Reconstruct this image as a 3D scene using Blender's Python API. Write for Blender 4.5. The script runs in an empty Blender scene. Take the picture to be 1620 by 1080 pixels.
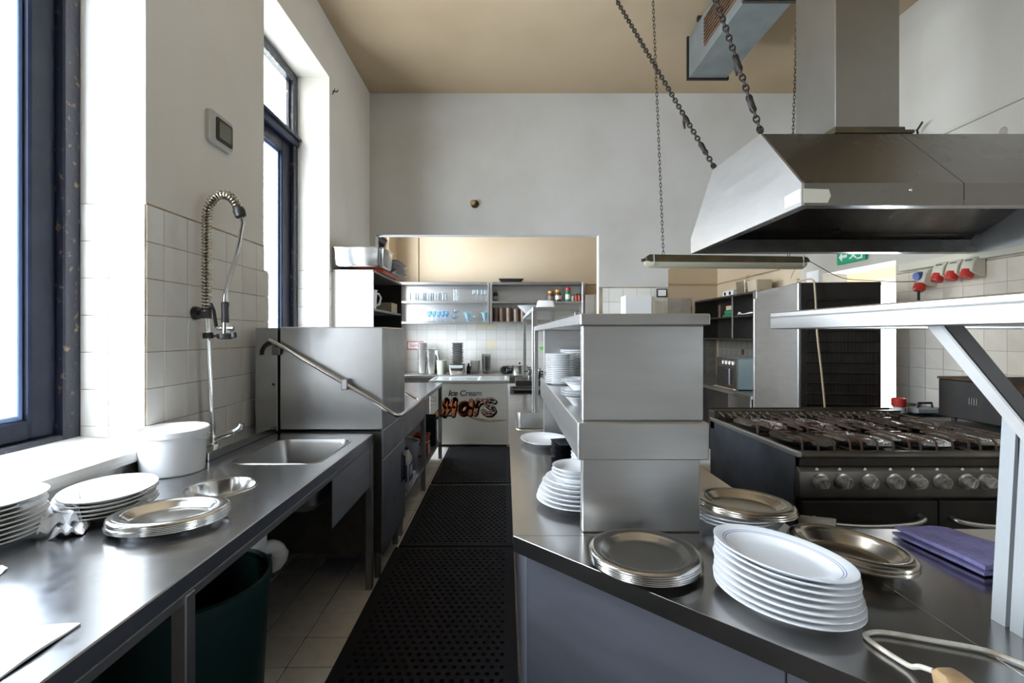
import bpy, bmesh, math, random
from mathutils import Vector, Matrix
random.seed(7)
PI = math.pi
sc = bpy.context.scene
COL = sc.collection

# ------------------------------------------------------------------ camera, world, exposure
cam_d = bpy.data.cameras.new('camera'); cam = bpy.data.objects.new('camera', cam_d); COL.objects.link(cam)
cam.location = (0, 0, 1.40); cam.rotation_euler = (PI/2, 0, 0)
cam_d.sensor_width = 36.0; cam_d.lens = 36.0*760/1620
cam_d.shift_x = 10/1620; cam_d.shift_y = -11/1620
cam_d.clip_start = 0.05
sc.camera = cam
world = bpy.data.worlds.new('overcast_sky'); sc.world = world; world.use_nodes = True
bg = world.node_tree.nodes['Background']
bg.inputs[0].default_value = (0.86, 0.94, 1.0, 1); bg.inputs[1].default_value = 28.0
sc.view_settings.view_transform = 'Standard'; sc.view_settings.look = 'None'
sc.view_settings.gamma = 1.0; sc.view_settings.use_curve_mapping = False
sc.view_settings.exposure = 0.10
try:
    sc.cycles.use_denoising = True
    sc.cycles.max_bounces = 14; sc.cycles.diffuse_bounces = 7; sc.cycles.glossy_bounces = 6
    sc.cycles.transparent_max_bounces = 24
    sc.cycles.sample_clamp_indirect = 8.0
    sc.cycles.caustics_reflective = False; sc.cycles.caustics_refractive = False
except Exception:
    pass

def portal(name, loc, rot, sx, sy):
    d = bpy.data.lights.new(name, 'AREA'); d.shape = 'RECTANGLE'; d.size = sx; d.size_y = sy
    d.cycles.is_portal = True
    o = bpy.data.objects.new(name, d); o.location = loc; o.rotation_euler = rot; COL.objects.link(o)
# sampling portals in the window openings, two of them added (they add no light of their own)
for n, yc, w, zc, h in (('window_portal', -.65, 1.05, 1.55, 1.18), ('window_portal', 1.41, 1.05, 2.24, 2.55), ('window_portal', 3.44, 1.05, 2.3, 2.45),
                        ('window_portal', 6.1, 1.3, 2.2, 2.2)):
    portal(n, (-1.88, yc, zc), (0, -PI/2, 0), h, w)
portal('window_portal', (3.44, -1.375, 1.35), (0, PI/2, 0), .7, 1.25)  # portal of the added fill window on the right
portal('door_portal', (4.52, 5.4, 1.03), (0, PI/2, 0), 1.95, 1.7)

# ------------------------------------------------------------------ materials
def nodes(name):
    m = bpy.data.materials.new(name); m.use_nodes = True
    nt = m.node_tree; return m, nt, nt.nodes['Principled BSDF']
def setp(b, **k):
    for key, v in k.items():
        n = {'color': 'Base Color', 'rough': 'Roughness', 'metal': 'Metallic', 'spec': 'Specular IOR Level',
             'coat': 'Coat Weight', 'sheen': 'Sheen Weight', 'emis': 'Emission Strength', 'ecol': 'Emission Color'}[key]
        b.inputs[n].default_value = (*v, 1) if isinstance(v, tuple) else v
def mat(name, color, rough=0.5, metal=0.0, spec=0.5, color2=None, scale=6.0, stretch=(1, 1, 1), bump=0.0, rvar=0.0, lo=0.4, hi=0.65, detail=4, coat=0.0, percol=0.0, bdist=0.01):
    m, nt, b = nodes(name); setp(b, color=color, rough=rough, metal=metal, spec=spec, coat=coat)
    if metal > .8: lo, hi = .15, .85
    if color2 or bump or rvar:
        tc = nt.nodes.new('ShaderNodeTexCoord'); mp = nt.nodes.new('ShaderNodeMapping'); mp.inputs['Scale'].default_value = stretch
        nz = nt.nodes.new('ShaderNodeTexNoise'); nz.inputs['Scale'].default_value = scale; nz.inputs['Detail'].default_value = detail
        nt.links.new(tc.outputs['Object'], mp.inputs[0]); nt.links.new(mp.outputs[0], nz.inputs[0])
        rp = nt.nodes.new('ShaderNodeMapRange'); rp.inputs[1].default_value = lo; rp.inputs[2].default_value = hi
        nt.links.new(nz.outputs[0], rp.inputs[0])
        if color2:
            mx = nt.nodes.new('ShaderNodeMix'); mx.data_type = 'RGBA'
            mx.inputs['A'].default_value = (*color, 1); mx.inputs['B'].default_value = (*color2, 1)
            nt.links.new(rp.outputs[0], mx.inputs[0]); nt.links.new(mx.outputs['Result'], b.inputs['Base Color'])
        if rvar:
            r2 = nt.nodes.new('ShaderNodeMapRange'); r2.inputs[3].default_value = rough-rvar; r2.inputs[4].default_value = rough+rvar
            nt.links.new(rp.outputs[0], r2.inputs[0]); nt.links.new(r2.outputs[0], b.inputs['Roughness'])
        if bump:
            bp = nt.nodes.new('ShaderNodeBump'); bp.inputs['Strength'].default_value = bump; bp.inputs['Distance'].default_value = bdist
            nt.links.new(nz.outputs[0], bp.inputs['Height']); nt.links.new(bp.outputs[0], b.inputs['Normal'])
    if percol:
        oi = nt.nodes.new('ShaderNodeObjectInfo'); mr = nt.nodes.new('ShaderNodeMapRange')
        mr.inputs[3].default_value = 1-percol; mr.inputs[4].default_value = 1.0
        nt.links.new(oi.outputs['Random'], mr.inputs[0])
        mm = nt.nodes.new('ShaderNodeMix'); mm.data_type = 'RGBA'; mm.blend_type = 'MULTIPLY'; mm.inputs[0].default_value = 1.0
        src = b.inputs['Base Color'].links[0].from_socket if b.inputs['Base Color'].is_linked else None
        if src: nt.links.new(src, mm.inputs['A'])
        else: mm.inputs['A'].default_value = (*color, 1)
        nt.links.new(mr.outputs[0], mm.inputs['B']); nt.links.new(mm.outputs['Result'], b.inputs['Base Color'])
    return m
def glassy(name, tint=(1, 1, 1), gloss=0.12, rough=0.02):
    m = bpy.data.materials.new(name); m.use_nodes = True; nt = m.node_tree; nt.nodes.clear()
    out = nt.nodes.new('ShaderNodeOutputMaterial'); t = nt.nodes.new('ShaderNodeBsdfTransparent'); t.inputs[0].default_value = (*tint, 1)
    g = nt.nodes.new('ShaderNodeBsdfGlossy'); g.inputs['Roughness'].default_value = rough
    fr = nt.nodes.new('ShaderNodeLayerWeight'); fr.inputs[0].default_value = gloss
    mx = nt.nodes.new('ShaderNodeMixShader')
    nt.links.new(fr.outputs['Facing'], mx.inputs[0]); nt.links.new(t.outputs[0], mx.inputs[1]); nt.links.new(g.outputs[0], mx.inputs[2])
    nt.links.new(mx.outputs[0], out.inputs[0]); return m
def frosted(name, col):
    m = bpy.data.materials.new(name); m.use_nodes = True; nt = m.node_tree; nt.nodes.clear()
    out = nt.nodes.new('ShaderNodeOutputMaterial'); t = nt.nodes.new('ShaderNodeBsdfTranslucent'); t.inputs[0].default_value = (*col, 1)
    g = nt.nodes.new('ShaderNodeBsdfDiffuse'); g.inputs[0].default_value = (*col, 1)
    mx = nt.nodes.new('ShaderNodeMixShader'); mx.inputs[0].default_value = 0.25
    nt.links.new(t.outputs[0], mx.inputs[1]); nt.links.new(g.outputs[0], mx.inputs[2]); nt.links.new(mx.outputs[0], out.inputs[0]); return m

M = {}
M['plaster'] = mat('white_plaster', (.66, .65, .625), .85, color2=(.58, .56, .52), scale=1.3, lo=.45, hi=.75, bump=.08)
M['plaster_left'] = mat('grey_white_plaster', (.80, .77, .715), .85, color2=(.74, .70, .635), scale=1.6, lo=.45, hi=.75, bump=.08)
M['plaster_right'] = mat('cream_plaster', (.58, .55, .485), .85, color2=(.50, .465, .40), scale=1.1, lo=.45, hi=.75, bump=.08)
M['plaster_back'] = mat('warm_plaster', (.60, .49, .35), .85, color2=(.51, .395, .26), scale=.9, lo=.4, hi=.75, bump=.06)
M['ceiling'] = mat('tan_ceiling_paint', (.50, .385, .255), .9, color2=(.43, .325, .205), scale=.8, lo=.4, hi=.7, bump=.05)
M['grout'] = mat('brown_grout', (.40, .33, .25), .9, color2=(.25, .19, .12), scale=9)
M['grout_light'] = mat('grey_grout', (.45, .43, .40), .9)
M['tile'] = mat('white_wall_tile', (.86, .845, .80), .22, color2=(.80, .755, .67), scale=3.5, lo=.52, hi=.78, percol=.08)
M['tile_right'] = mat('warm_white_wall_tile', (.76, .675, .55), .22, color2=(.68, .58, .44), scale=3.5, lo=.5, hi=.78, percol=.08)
M['tile_cream'] = mat('cream_wall_tile', (.84, .78, .60), .22, percol=.06)
M['floor_tile'] = mat('pale_floor_tile', (.86, .84, .80), .38, color2=(.76, .73, .68), scale=14, lo=.45, hi=.75, percol=.10)
M['floor_base'] = mat('floor_grout', (.07, .06, .055), .9)
M['navy'] = mat('navy_gloss_paint', (.008, .011, .022), .38, spec=.15, color2=(.013, .016, .03), scale=10, bump=.12)
M['navy_old'] = mat('chipped_navy_paint', (.012, .014, .026), .35, color2=(.20, .14, .08), scale=26, lo=.60, hi=.70, bump=.3)
M['white_paint'] = mat('white_gloss_paint', (.82, .81, .79), .35, color2=(.72, .70, .66), scale=5, lo=.5, hi=.8)
M['steel'] = mat('brushed_steel', (.60, .595, .585), .33, 1.0, color2=(.50, .495, .485), scale=9, stretch=(1, 1, 1), lo=.35, hi=.7, rvar=.05)
M['steel_v'] = mat('brushed_steel_panel', (.60, .595, .585), .38, 1.0, color2=(.52, .515, .505), scale=5, stretch=(1, 1, 6), lo=.35, hi=.7, rvar=.06)
M['steel_top'] = mat('worn_steel_worktop', (.56, .57, .59), .21, 1.0, color2=(.47, .48, .50), scale=26, rvar=.05, detail=5)
M['steel_dull'] = mat('dull_brushed_panel', (.40, .395, .385), .34, 1.0, color2=(.33, .325, .315), scale=6, lo=.35, hi=.7, rvar=.05)
M['range_side'] = mat('range_side_enamel', (.10, .11, .13), .42, .7, color2=(.07, .075, .085), scale=7)
M['platter_steel'] = mat('platter_steel', (.56, .55, .53), .20, 1.0, color2=(.47, .46, .44), scale=12, rvar=.04)
M['platter_old'] = mat('stained_platter_steel', (.47, .43, .37), .22, 1.0, color2=(.36, .32, .26), scale=10, rvar=.05)
M['island_top'] = mat('island_worktop_steel', (.50, .49, .48), .21, 1.0, color2=(.46, .45, .44), scale=10, rvar=.03, detail=3)
M['grey_paint'] = mat('pale_grey_paint', (.42, .44, .45), .4)
M['steel_old'] = mat('dull_steel', (.36, .355, .35), .42, 1.0, color2=(.26, .255, .25), scale=7, lo=.35, hi=.7, rvar=.06)
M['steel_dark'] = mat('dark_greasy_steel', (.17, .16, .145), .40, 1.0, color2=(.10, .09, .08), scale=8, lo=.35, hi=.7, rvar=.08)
M['steel_bright'] = mat('polished_steel', (.72, .72, .71), .16, 1.0, rvar=.04, scale=8)
M['hood_steel'] = mat('hood_steel', (.22, .205, .185), .27, 1.0, color2=(.21, .20, .18), scale=4, lo=.35, hi=.7, rvar=.05)
M['duct_steel'] = mat('duct_steel', (.33, .32, .30), .42, 1.0, color2=(.28, .27, .25), scale=4, rvar=.05)
M['hood_inside'] = mat('greasy_hood_inside', (.20, .195, .19), .30, 1.0, color2=(.10, .095, .09), scale=6, lo=.4, hi=.7, rvar=.08)
M['galv'] = mat('galvanised_sheet', (.26, .285, .285), .45, .4, color2=(.20, .225, .225), scale=5, lo=.35, hi=.7)
M['zinc'] = mat('chain_metal', (.022, .02, .018), .6, .4, color2=(.06, .035, .02), scale=40, lo=.5, hi=.7)
M['rust'] = mat('rusty_metal', (.13, .07, .035), .8, .3, color2=(.05, .035, .025), scale=18)
M['porcelain'] = mat('white_porcelain', (.83, .84, .85), .12, coat=.3)
M['porcelain_warm'] = mat('white_china', (.84, .84, .83), .15, coat=.2)
M['black_china'] = mat('black_china', (.012, .013, .018), .2)
M['black'] = mat('black_plastic', (.012, .012, .013), .45)
M['black_metal'] = mat('black_metal', (.018, .016, .014), .5, .2, color2=(.03, .024, .018), scale=9)
M['rubber'] = mat('black_rubber', (.013, .013, .015), .7, spec=.15)
M['mat_shade'] = mat('painted_mat_shade', (.006, .006, .007), .9)  # dark sheet colour standing in for shade inside the mat holes
M['plastic_white'] = mat('white_plastic', (.92, .93, .94), .32)
M['plastic_grey'] = mat('grey_plastic', (.42, .43, .44), .4)
M['device_grey'] = mat('silver_grey_plastic', (.50, .49, .46), .4, .2)
M['screen'] = mat('lcd_screen', (.15, .15, .11), .2)
M['bin_green'] = mat('dark_green_plastic', (.004, .018, .016), .45, spec=.3)
M['pvc'] = mat('white_pvc', (.78, .77, .74), .35)
M['film'] = mat('crumpled_plastic_film', (.86, .88, .92), .25, spec=.7)
M['cloth_white'] = mat('white_cloth', (.82, .83, .86), .9)
M['cloth_purple'] = mat('purple_microfibre', (.19, .17, .34), .95, color2=(.145, .13, .265), scale=60, bump=.5, bdist=.004)
M['cable_white'] = mat('off_white_cable', (.62, .58, .50), .5, color2=(.40, .33, .24), scale=20, lo=.55, hi=.7)
M['cable_beige'] = mat('beige_cable', (.55, .42, .27), .5)
M['cable_dark'] = mat('brown_wire', (.10, .07, .045), .5)
M['plug'] = mat('brown_plug', (.42, .28, .14), .5, color2=(.25, .15, .08), scale=20)
M['red'] = mat('red_plastic', (.55, .035, .025), .35)
M['red_tray'] = mat('faded_red_plastic', (.60, .10, .05), .4)
M['blue'] = mat('blue_plastic', (.03, .07, .28), .35)
M['green'] = mat('green_plastic', (.02, .20, .10), .4)
M['lime'] = mat('lime_green_plastic', (.16, .62, .10), .4)
M['yellow'] = mat('yellow_plastic', (.60, .48, .05), .4)
M['box_cream'] = mat('cream_socket_plastic', (.66, .62, .50), .4)
M['exit_green'] = mat('exit_sign_green', (.01, .36, .17), .4)
M['white_print'] = mat('white_print', (.88, .88, .86), .5)
M['black_print'] = mat('black_print', (.02, .02, .025), .5)
M['lamp_top'] = mat('olive_brown_lamp_housing', (.075, .058, .022), .5, color2=(.04, .03, .015), scale=12)
M['lamp_clear'] = frosted('milky_lamp_cover', (.92, .89, .76))
M['lamp_end'] = mat('clear_plastic_end', (.55, .53, .47), .2)
M['paper'] = mat('paper_label', (.62, .59, .50), .8, color2=(.50, .43, .30), scale=14, lo=.55, hi=.75)
M['wood'] = mat('scorched_wood', (.14, .065, .03), .6, color2=(.05, .026, .015), scale=8, stretch=(1, 6, 6), lo=.4, hi=.65)
M['tan'] = mat('tan_underside', (.50, .42, .30), .7)
M['brown_tin'] = mat('brown_canister', (.13, .085, .065), .45, color2=(.20, .12, .08), scale=12)
M['amber'] = mat('jar_brown_filling', (.12, .055, .025), .25)
M['orange_lid'] = mat('orange_lid', (.55, .27, .04), .4)
M['pale_green'] = mat('pale_green_plastic', (.68, .76, .60), .4)
M['clear'] = glassy('clear_glass', (.93, .95, .96), .22)
M['clear_plastic'] = glassy('clear_plastic', (.82, .82, .80), .25, .15)
M['blue_glass'] = glassy('pale_blue_glass', (.74, .89, .98), .25)
M['aqua_glass'] = frosted('aqua_milk_glass', (.62, .84, .90))
M['pane'] = glassy('window_pane', (.97, .98, 1.0), .06)
M['frost_pane'] = frosted('translucent_pane', (.80, .80, .78))  # translucent off-white glass
M['freezer'] = mat('freezer_white', (.80, .81, .77), .35, color2=(.74, .75, .71), scale=3)
M['freezer_lid'] = mat('freezer_glass_lid', (.55, .60, .60), .06, spec=.9)
M['chrome'] = mat('chrome', (.75, .75, .74), .10, 1.0)
M['spring'] = mat('steel_spring', (.50, .47, .38), .25, 1.0, color2=(.34, .28, .16), scale=20)
M['microwave'] = mat('blue_grey_casing', (.25, .36, .42), .4)
M['knob'] = mat('worn_steel_knob', (.52, .51, .47), .3, .55, color2=(.22, .20, .16), scale=30)
M['iron'] = mat('cast_iron_grate', (.15, .125, .11), .32, .85, color2=(.16, .085, .045), scale=20)
M['foil'] = mat('crumpled_foil', (.75, .76, .78), .18, 1.0, scale=55, bump=1.0, bdist=.02)
M['brick_grey'] = mat('grey_render', (.42, .39, .34), .9, color2=(.33, .29, .24), scale=4)
M['corridor'] = mat('beige_corridor_wall', (.58, .50, .38), .85)
M['grille'] = mat('rusty_brown_grille', (.16, .09, .05), .6)
M['cup_grey'] = mat('stained_grey_cup', (.22, .20, .165), .5, color2=(.14, .12, .09), scale=12)

def ring_print(name, rx, ry):
    m, nt, b = nodes(name); setp(b, color=(.80, .83, .87), rough=.12, coat=.3)
    tc = nt.nodes.new('ShaderNodeTexCoord'); mp = nt.nodes.new('ShaderNodeMapping'); mp.inputs['Scale'].default_value = (1/rx, 1/ry, 0)
    ln = nt.nodes.new('ShaderNodeVectorMath'); ln.operation = 'LENGTH'
    nt.links.new(tc.outputs['Object'], mp.inputs[0]); nt.links.new(mp.outputs[0], ln.inputs[0])
    cr = nt.nodes.new('ShaderNodeValToRGB'); e = cr.color_ramp; e.interpolation = 'CONSTANT'
    w = (.80, .83, .87, 1); bl = (.16, .24, .50, 1)
    e.elements[0].position = 0; e.elements[0].color = w; e.elements[1].position = .800; e.elements[1].color = bl
    for p, c in ((.812, w), (.835, bl), (.846, w)):
        x = e.elements.new(p); x.color = c
    nt.links.new(ln.outputs['Value'], cr.inputs[0]); nt.links.new(cr.outputs[0], b.inputs['Base Color']); return m
def fade_print(name, c1, c2, x0, x1, c3=None):
    m, nt, b = nodes(name); setp(b, rough=.45)
    tc = nt.nodes.new('ShaderNodeTexCoord'); sp = nt.nodes.new('ShaderNodeSeparateXYZ'); mr = nt.nodes.new('ShaderNodeMapRange')
    mr.inputs[1].default_value = x0; mr.inputs[2].default_value = x1
    cr = nt.nodes.new('ShaderNodeValToRGB'); cr.color_ramp.elements[0].color = (*c1, 1); cr.color_ramp.elements[1].color = (*c2, 1)
    if c3: x = cr.color_ramp.elements.new(.55); x.color = (*c3, 1)
    nt.links.new(tc.outputs['Object'], sp.inputs[0]); nt.links.new(sp.outputs[0], mr.inputs[0]); nt.links.new(mr.outputs[0], cr.inputs[0])
    nt.links.new(cr.outputs[0], b.inputs['Base Color']); return m

# ------------------------------------------------------------------ mesh helpers
class G:
    def __init__(s): s.bm = bmesh.new()
    def faces(s, vs, fs):
        v = [s.bm.verts.new(p) for p in vs]
        for f in fs:
            try: s.bm.faces.new([v[i] for i in f])
            except ValueError: pass
        return s
    def add(s, tmp, mtx=None):
        me = bpy.data.meshes.new('t'); tmp.to_mesh(me); tmp.free()
        if mtx: me.transform(mtx)
        s.bm.from_mesh(me); bpy.data.meshes.remove(me); return s
    def box(s, x0, x1, y0, y1, z0, z1, bev=0.0, mtx=None, seg=1):
        t = bmesh.new(); bmesh.ops.create_cube(t, size=1)
        for v in t.verts: v.co = ((x0+x1)/2+v.co.x*(x1-x0), (y0+y1)/2+v.co.y*(y1-y0), (z0+z1)/2+v.co.z*(z1-z0))
        if bev: bmesh.ops.bevel(t, geom=t.edges[:], offset=bev, segments=seg, affect='EDGES', profile=.5)
        return s.add(t, mtx)
    def loft(s, rings, cap0=True, cap1=True, close=False):
        n = len(rings[0]); vs = [[s.bm.verts.new(p) for p in r] for r in rings]
        pairs = list(zip(vs, vs[1:])) + ([(vs[-1], vs[0])] if close else [])
        for a, b in pairs:
            for i in range(n):
                j = (i+1) % n
                try: s.bm.faces.new((a[i], a[j], b[j], b[i]))
                except ValueError: pass
        if not close:
            if cap0: s.bm.faces.new(vs[0][::-1])
            if cap1: s.bm.faces.new(vs[-1])
        return s
    def tube(s, pts, r, seg=8, close=False, cap=True):
        pts = [Vector(p) for p in pts]; n = len(pts); rs = r if isinstance(r, (list, tuple)) else [r]*n
        rings = []; up = None
        for i, p in enumerate(pts):
            if close: d = pts[(i+1) % n]-pts[i-1]
            else: d = pts[min(i+1, n-1)]-pts[max(i-1, 0)]
            if d.length < 1e-9: d = Vector((0, 0, 1))
            d.normalize()
            if up is None:
                up = Vector((0, 0, 1)) if abs(d.z) < .9 else Vector((1, 0, 0))
            a = d.cross(up)
            if a.length < 1e-6: a = d.cross(Vector((1, .3, 0)))
            a.normalize(); b = a.cross(d).normalized(); up = b
            rings.append([p+(a*math.cos(2*PI*k/seg)+b*math.sin(2*PI*k/seg))*rs[i] for k in range(seg)])
        return s.loft(rings, cap, cap, close)
    def cyl(s, p0, p1, r0, r1=None, seg=16):
        return s.tube([p0, p1], [r0, r0 if r1 is None else r1], seg)
    def lathe(s, prof, c=(0, 0, 0), seg=32, sx=1, sy=1, rot=0, closed=False):
        ca, sa = math.cos(rot), math.sin(rot); prev = None; first = None
        for (r, z) in prof:
            if r < 1e-6: ring = [s.bm.verts.new((c[0], c[1], c[2]+z))]
            else:
                ring = []
                for k in range(seg):
                    x = r*sx*math.cos(2*PI*k/seg); y = r*sy*math.sin(2*PI*k/seg)
                    ring.append(s.bm.verts.new((c[0]+x*ca-y*sa, c[1]+x*sa+y*ca, c[2]+z)))
            if prev: s._bridge(prev, ring)
            else: first = ring
            prev = ring
        if closed: s._bridge(prev, first)
        return s
    def _bridge(s, a, b):
        if len(a) == 1 and len(b) == 1: return
        n = max(len(a), len(b))
        for i in range(n):
            j = (i+1) % n
            if len(a) == 1: f = (a[0], b[j], b[i])
            elif len(b) == 1: f = (a[i], a[j], b[0])
            else: f = (a[i], a[j], b[j], b[i])
            try: s.bm.faces.new(f)
            except ValueError: pass
    def prism(s, poly, a0, a1, axis='z', bev=0.0):
        def P(p, a): return {'z': (p[0], p[1], a), 'y': (p[0], a, p[1]), 'x': (a, p[0], p[1])}[axis]
        t = bmesh.new(); lo = [t.verts.new(P(p, a0)) for p in poly]; hi = [t.verts.new(P(p, a1)) for p in poly]
        n = len(poly); t.faces.new(lo[::-1]); t.faces.new(hi)
        for i in range(n): t.faces.new((lo[i], lo[(i+1) % n], hi[(i+1) % n], hi[i]))
        bmesh.ops.recalc_face_normals(t, faces=t.faces[:])
        if bev: bmesh.ops.bevel(t, geom=t.edges[:], offset=bev, segments=1, affect='EDGES')
        return s.add(t)
    def sphere(s, c, r, sx=1, sy=1, sz=1, u=16, v=10):
        t = bmesh.new(); bmesh.ops.create_uvsphere(t, u_segments=u, v_segments=v, radius=r)
        return s.add(t, Matrix.Translation(c) @ Matrix.Diagonal((sx, sy, sz, 1)))

def rr(cx, cy, hx, hy, r, z, n=5):
    out = []
    for (qx, qy, a0) in ((1, 1, 0), (-1, 1, 90), (-1, -1, 180), (1, -1, 270)):
        for k in range(n+1):
            a = math.radians(a0+90*k/n)
            out.append((cx+qx*(hx-r)+r*math.cos(a), cy+qy*(hy-r)+r*math.sin(a), z))
    return out

def smoothpath(pts, k=6):
    P = [Vector(p) for p in pts]; P = [P[0]*2-P[1]]+P+[P[-1]*2-P[-2]]; out = []
    for i in range(1, len(P)-2):
        for s in range(k):
            t = s/k; p0, p1, p2, p3 = P[i-1:i+3]
            out.append(.5*((2*p1)+(p2-p0)*t+(2*p0-5*p1+4*p2-p3)*t*t+(3*p1-p0-3*p2+p3)*t**3))
    out.append(P[-2]); return out

WLOC = {}
def mesh_of(name, g, off=(0, 0, 0), smooth=35):
    me = bpy.data.meshes.new(name)
    bmesh.ops.recalc_face_normals(g.bm, faces=g.bm.faces[:])
    g.bm.to_mesh(me); g.bm.free()
    if any(off): me.transform(Matrix.Translation(-Vector(off)))
    if smooth:
        for p in me.polygons: p.use_smooth = True
        me.set_sharp_from_angle(angle=math.radians(smooth))
    return me
def obj(name, g, m, parent=None, label=None, smooth=35, local=False):
    """a part built in world coordinates (or the parent's own, if local) and hung under its thing"""
    off = (0, 0, 0) if (parent is None or local) else WLOC.get(parent.name, (0, 0, 0))
    o = bpy.data.objects.new(name, mesh_of(name, g, off, smooth)); COL.objects.link(o)
    o.data.materials.append(M[m] if isinstance(m, str) else m)
    if parent is not None:
        o.parent = parent; WLOC[o.name] = WLOC.get(parent.name, (0, 0, 0))
    if label: o['label'] = label
    return o
def thing(name, label, cat, loc=(0, 0, 0), rz=0, group=None):
    o = bpy.data.objects.new(name, None); COL.objects.link(o); o.empty_display_size = .05
    o.location = loc; o.rotation_euler = (0, 0, rz); o['label'] = label; o['category'] = cat
    if group: o['group'] = group
    WLOC[o.name] = tuple(loc); return o
def solo(name, label, cat, g, m, loc=(0, 0, 0), group=None, rz=0, local=False, smooth=35):
    me = mesh_of(name, g, (0, 0, 0) if local else loc, smooth)
    o = bpy.data.objects.new(name, me); COL.objects.link(o); me.materials.append(M[m] if isinstance(m, str) else m)
    o.location = loc; o.rotation_euler = (0, 0, rz); o['label'] = label; o['category'] = cat
    if group: o['group'] = group
    WLOC[o.name] = tuple(loc); return o
def struct(name, g, m, label=None, cat=None, parent=None, smooth=0):
    o = obj(name, g, m, parent, smooth=smooth)
    o['kind'] = 'structure'
    if parent is None: WLOC[o.name] = (0, 0, 0)
    if label: o['label'] = label
    if cat: o['category'] = cat
    return o
def dup(o, loc=None, label=None, rz=None):
    c = o.copy(); COL.objects.link(c)
    if loc is not None: c.location = loc
    if rz is not None: c.rotation_euler = (0, 0, rz)
    if label: c['label'] = label
    WLOC[c.name] = tuple(c.location)
    for ch in list(o.children):
        k = ch.copy(); COL.objects.link(k); k.parent = c
        for g2 in list(ch.children):
            q = g2.copy(); COL.objects.link(q); q.parent = k
    return c
def cut(o, cutters):
    for c in cutters:
        md = o.modifiers.new('cut', 'BOOLEAN'); md.operation = 'DIFFERENCE'; md.object = c; md.solver = 'EXACT'
    bpy.context.view_layer.update()
    dg = bpy.context.evaluated_depsgraph_get(); me = bpy.data.meshes.new_from_object(o.evaluated_get(dg))
    o.modifiers.clear(); old = o.data; o.data = me; nm = old.name; bpy.data.meshes.remove(old); me.name = nm
    for c in cutters:
        d = c.data; bpy.data.objects.remove(c); bpy.data.meshes.remove(d)
def cutter(g):
    o = bpy.data.objects.new('cutter', mesh_of('cutter', g, smooth=0)); COL.objects.link(o); return o
ORD = ['topmost', 'second from the top', 'third from the top', 'fourth from the top', 'fifth from the top', 'sixth from the top', 'seventh from the top', 'eighth from the top', 'ninth from the top', 'tenth from the top']
def ordn(i, n):
    if i == n-1 and n > 1: return 'lowest'
    if i < len(ORD): return ORD[i]
    return {n-2: 'second from the bottom', n-3: 'third from the bottom', n-4: 'fourth from the bottom', n-5: 'fifth from the bottom', n-6: 'sixth from the bottom', n-7: 'seventh from the bottom', n-8: 'eighth from the bottom'}.get(i, 'at mid height')

# ------------------------------------------------------------------ room shell
XL, XR, YF, YB, ZC = -1.46, 3.2, 5.16, 7.26, 3.99
# left wall: piers, aprons and lintels round the windows
g = G(); xo = -1.95
W = [(-1.20, -.10, .95, 2.15), (.87, 1.947, .95, 3.53), (2.90, 3.977, 1.0, 3.53)]  # first opening is added behind the viewer for extra light
edges = [-3.2]+[v for w in W for v in w[:2]]+[YF+.12]
for i in range(0, len(edges), 2): g.box(xo, XL, edges[i], edges[i+1], 0, ZC)
for (a, b, z0, z1) in W:
    g.box(xo, XL, a, b, 0, z0); g.box(xo, XL, a, b, z1, ZC)
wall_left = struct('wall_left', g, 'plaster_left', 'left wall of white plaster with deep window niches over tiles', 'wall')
g = G()
for b in ((xo, -1.64, YF+.12, 5.5, 0, ZC), (xo, -1.64, 6.75, YB, 0, ZC), (xo, -1.64, 5.5, 6.75, 0, 1.1), (xo, -1.64, 5.5, 6.75, 3.3, ZC)): g.box(*b)
wall_bl = struct('wall_back_left', g, 'plaster_back', 'left wall of the back room behind the wall cabinet', 'wall')
# far wall with the two openings
g = G(); T = .12
g.box(XL, 1.0, YF, YF+T, 2.47, ZC)
g.box(XL-.1, -1.40, YF, YF+T, 0, 2.47)
g.box(1.0, 1.745, YF, YF+T, 0, ZC)
g.prism([(1.745, 2.10), (2.02, 2.20), (XR, 2.20), (XR, ZC), (1.745, ZC)], YF, YF+T, 'y')
wall_far = struct('wall_far', g, 'plaster', 'white far wall with a wide opening into the back room', 'wall')
g = G().box(-1.95, XR+.25, YB, YB+.2, 0, ZC)
wall_back = struct('wall_back', g, 'plaster_back', 'tan back wall behind the glass shelves', 'wall')
g = G()
g.box(XR, XR+.25, -3.2, -2.0, 0, ZC); g.box(XR, XR+.25, -2.0, -.75, 0, 1.0); g.box(XR, XR+.25, -2.0, -.75, 1.7, ZC); g.box(XR, XR+.25, -.75, 3.94, 0, ZC); g.box(XR, XR+.25, 3.94, 4.854, 2.01, ZC); g.box(XR, XR+.25, 4.854, YF+.05, 0, ZC)  # low opening is cut for the added right-hand fill window
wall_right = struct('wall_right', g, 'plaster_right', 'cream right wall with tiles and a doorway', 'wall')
g = G().box(XR, XR+.25, YF+.05, YB, 0, ZC)
struct('wall_back_right', g, 'plaster_back', 'right wall of the back room above the dark cabinet', 'wall')
g = G().box(-1.95, XR+.25, -3.4, -3.2, 0, ZC)
struct('fill_dado', G().box(XL, XR, -3.2, -3.18, 0, 1.75), 'tile', 'unseen white dado added to brighten the steel panels', 'dado')  # bounce surface added out of view for the steel end panel
M['near_wall'] = mat('darkened_wall_colour', (.075, .055, .04), .6, color2=(.05, .036, .026), scale=3, stretch=(6, 1, .4))  # dark tone chosen so this unseen wall dims the hood's reflections
struct('wall_near', g, 'near_wall', 'wall behind the viewer, darkened for the hood reflections', 'wall')
g = G().box(-1.95, XR+.25, -3.4, YB+.2, ZC, ZC+.15)
struct('ceiling', g, 'ceiling', 'high ceiling painted tan', 'ceiling')
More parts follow.
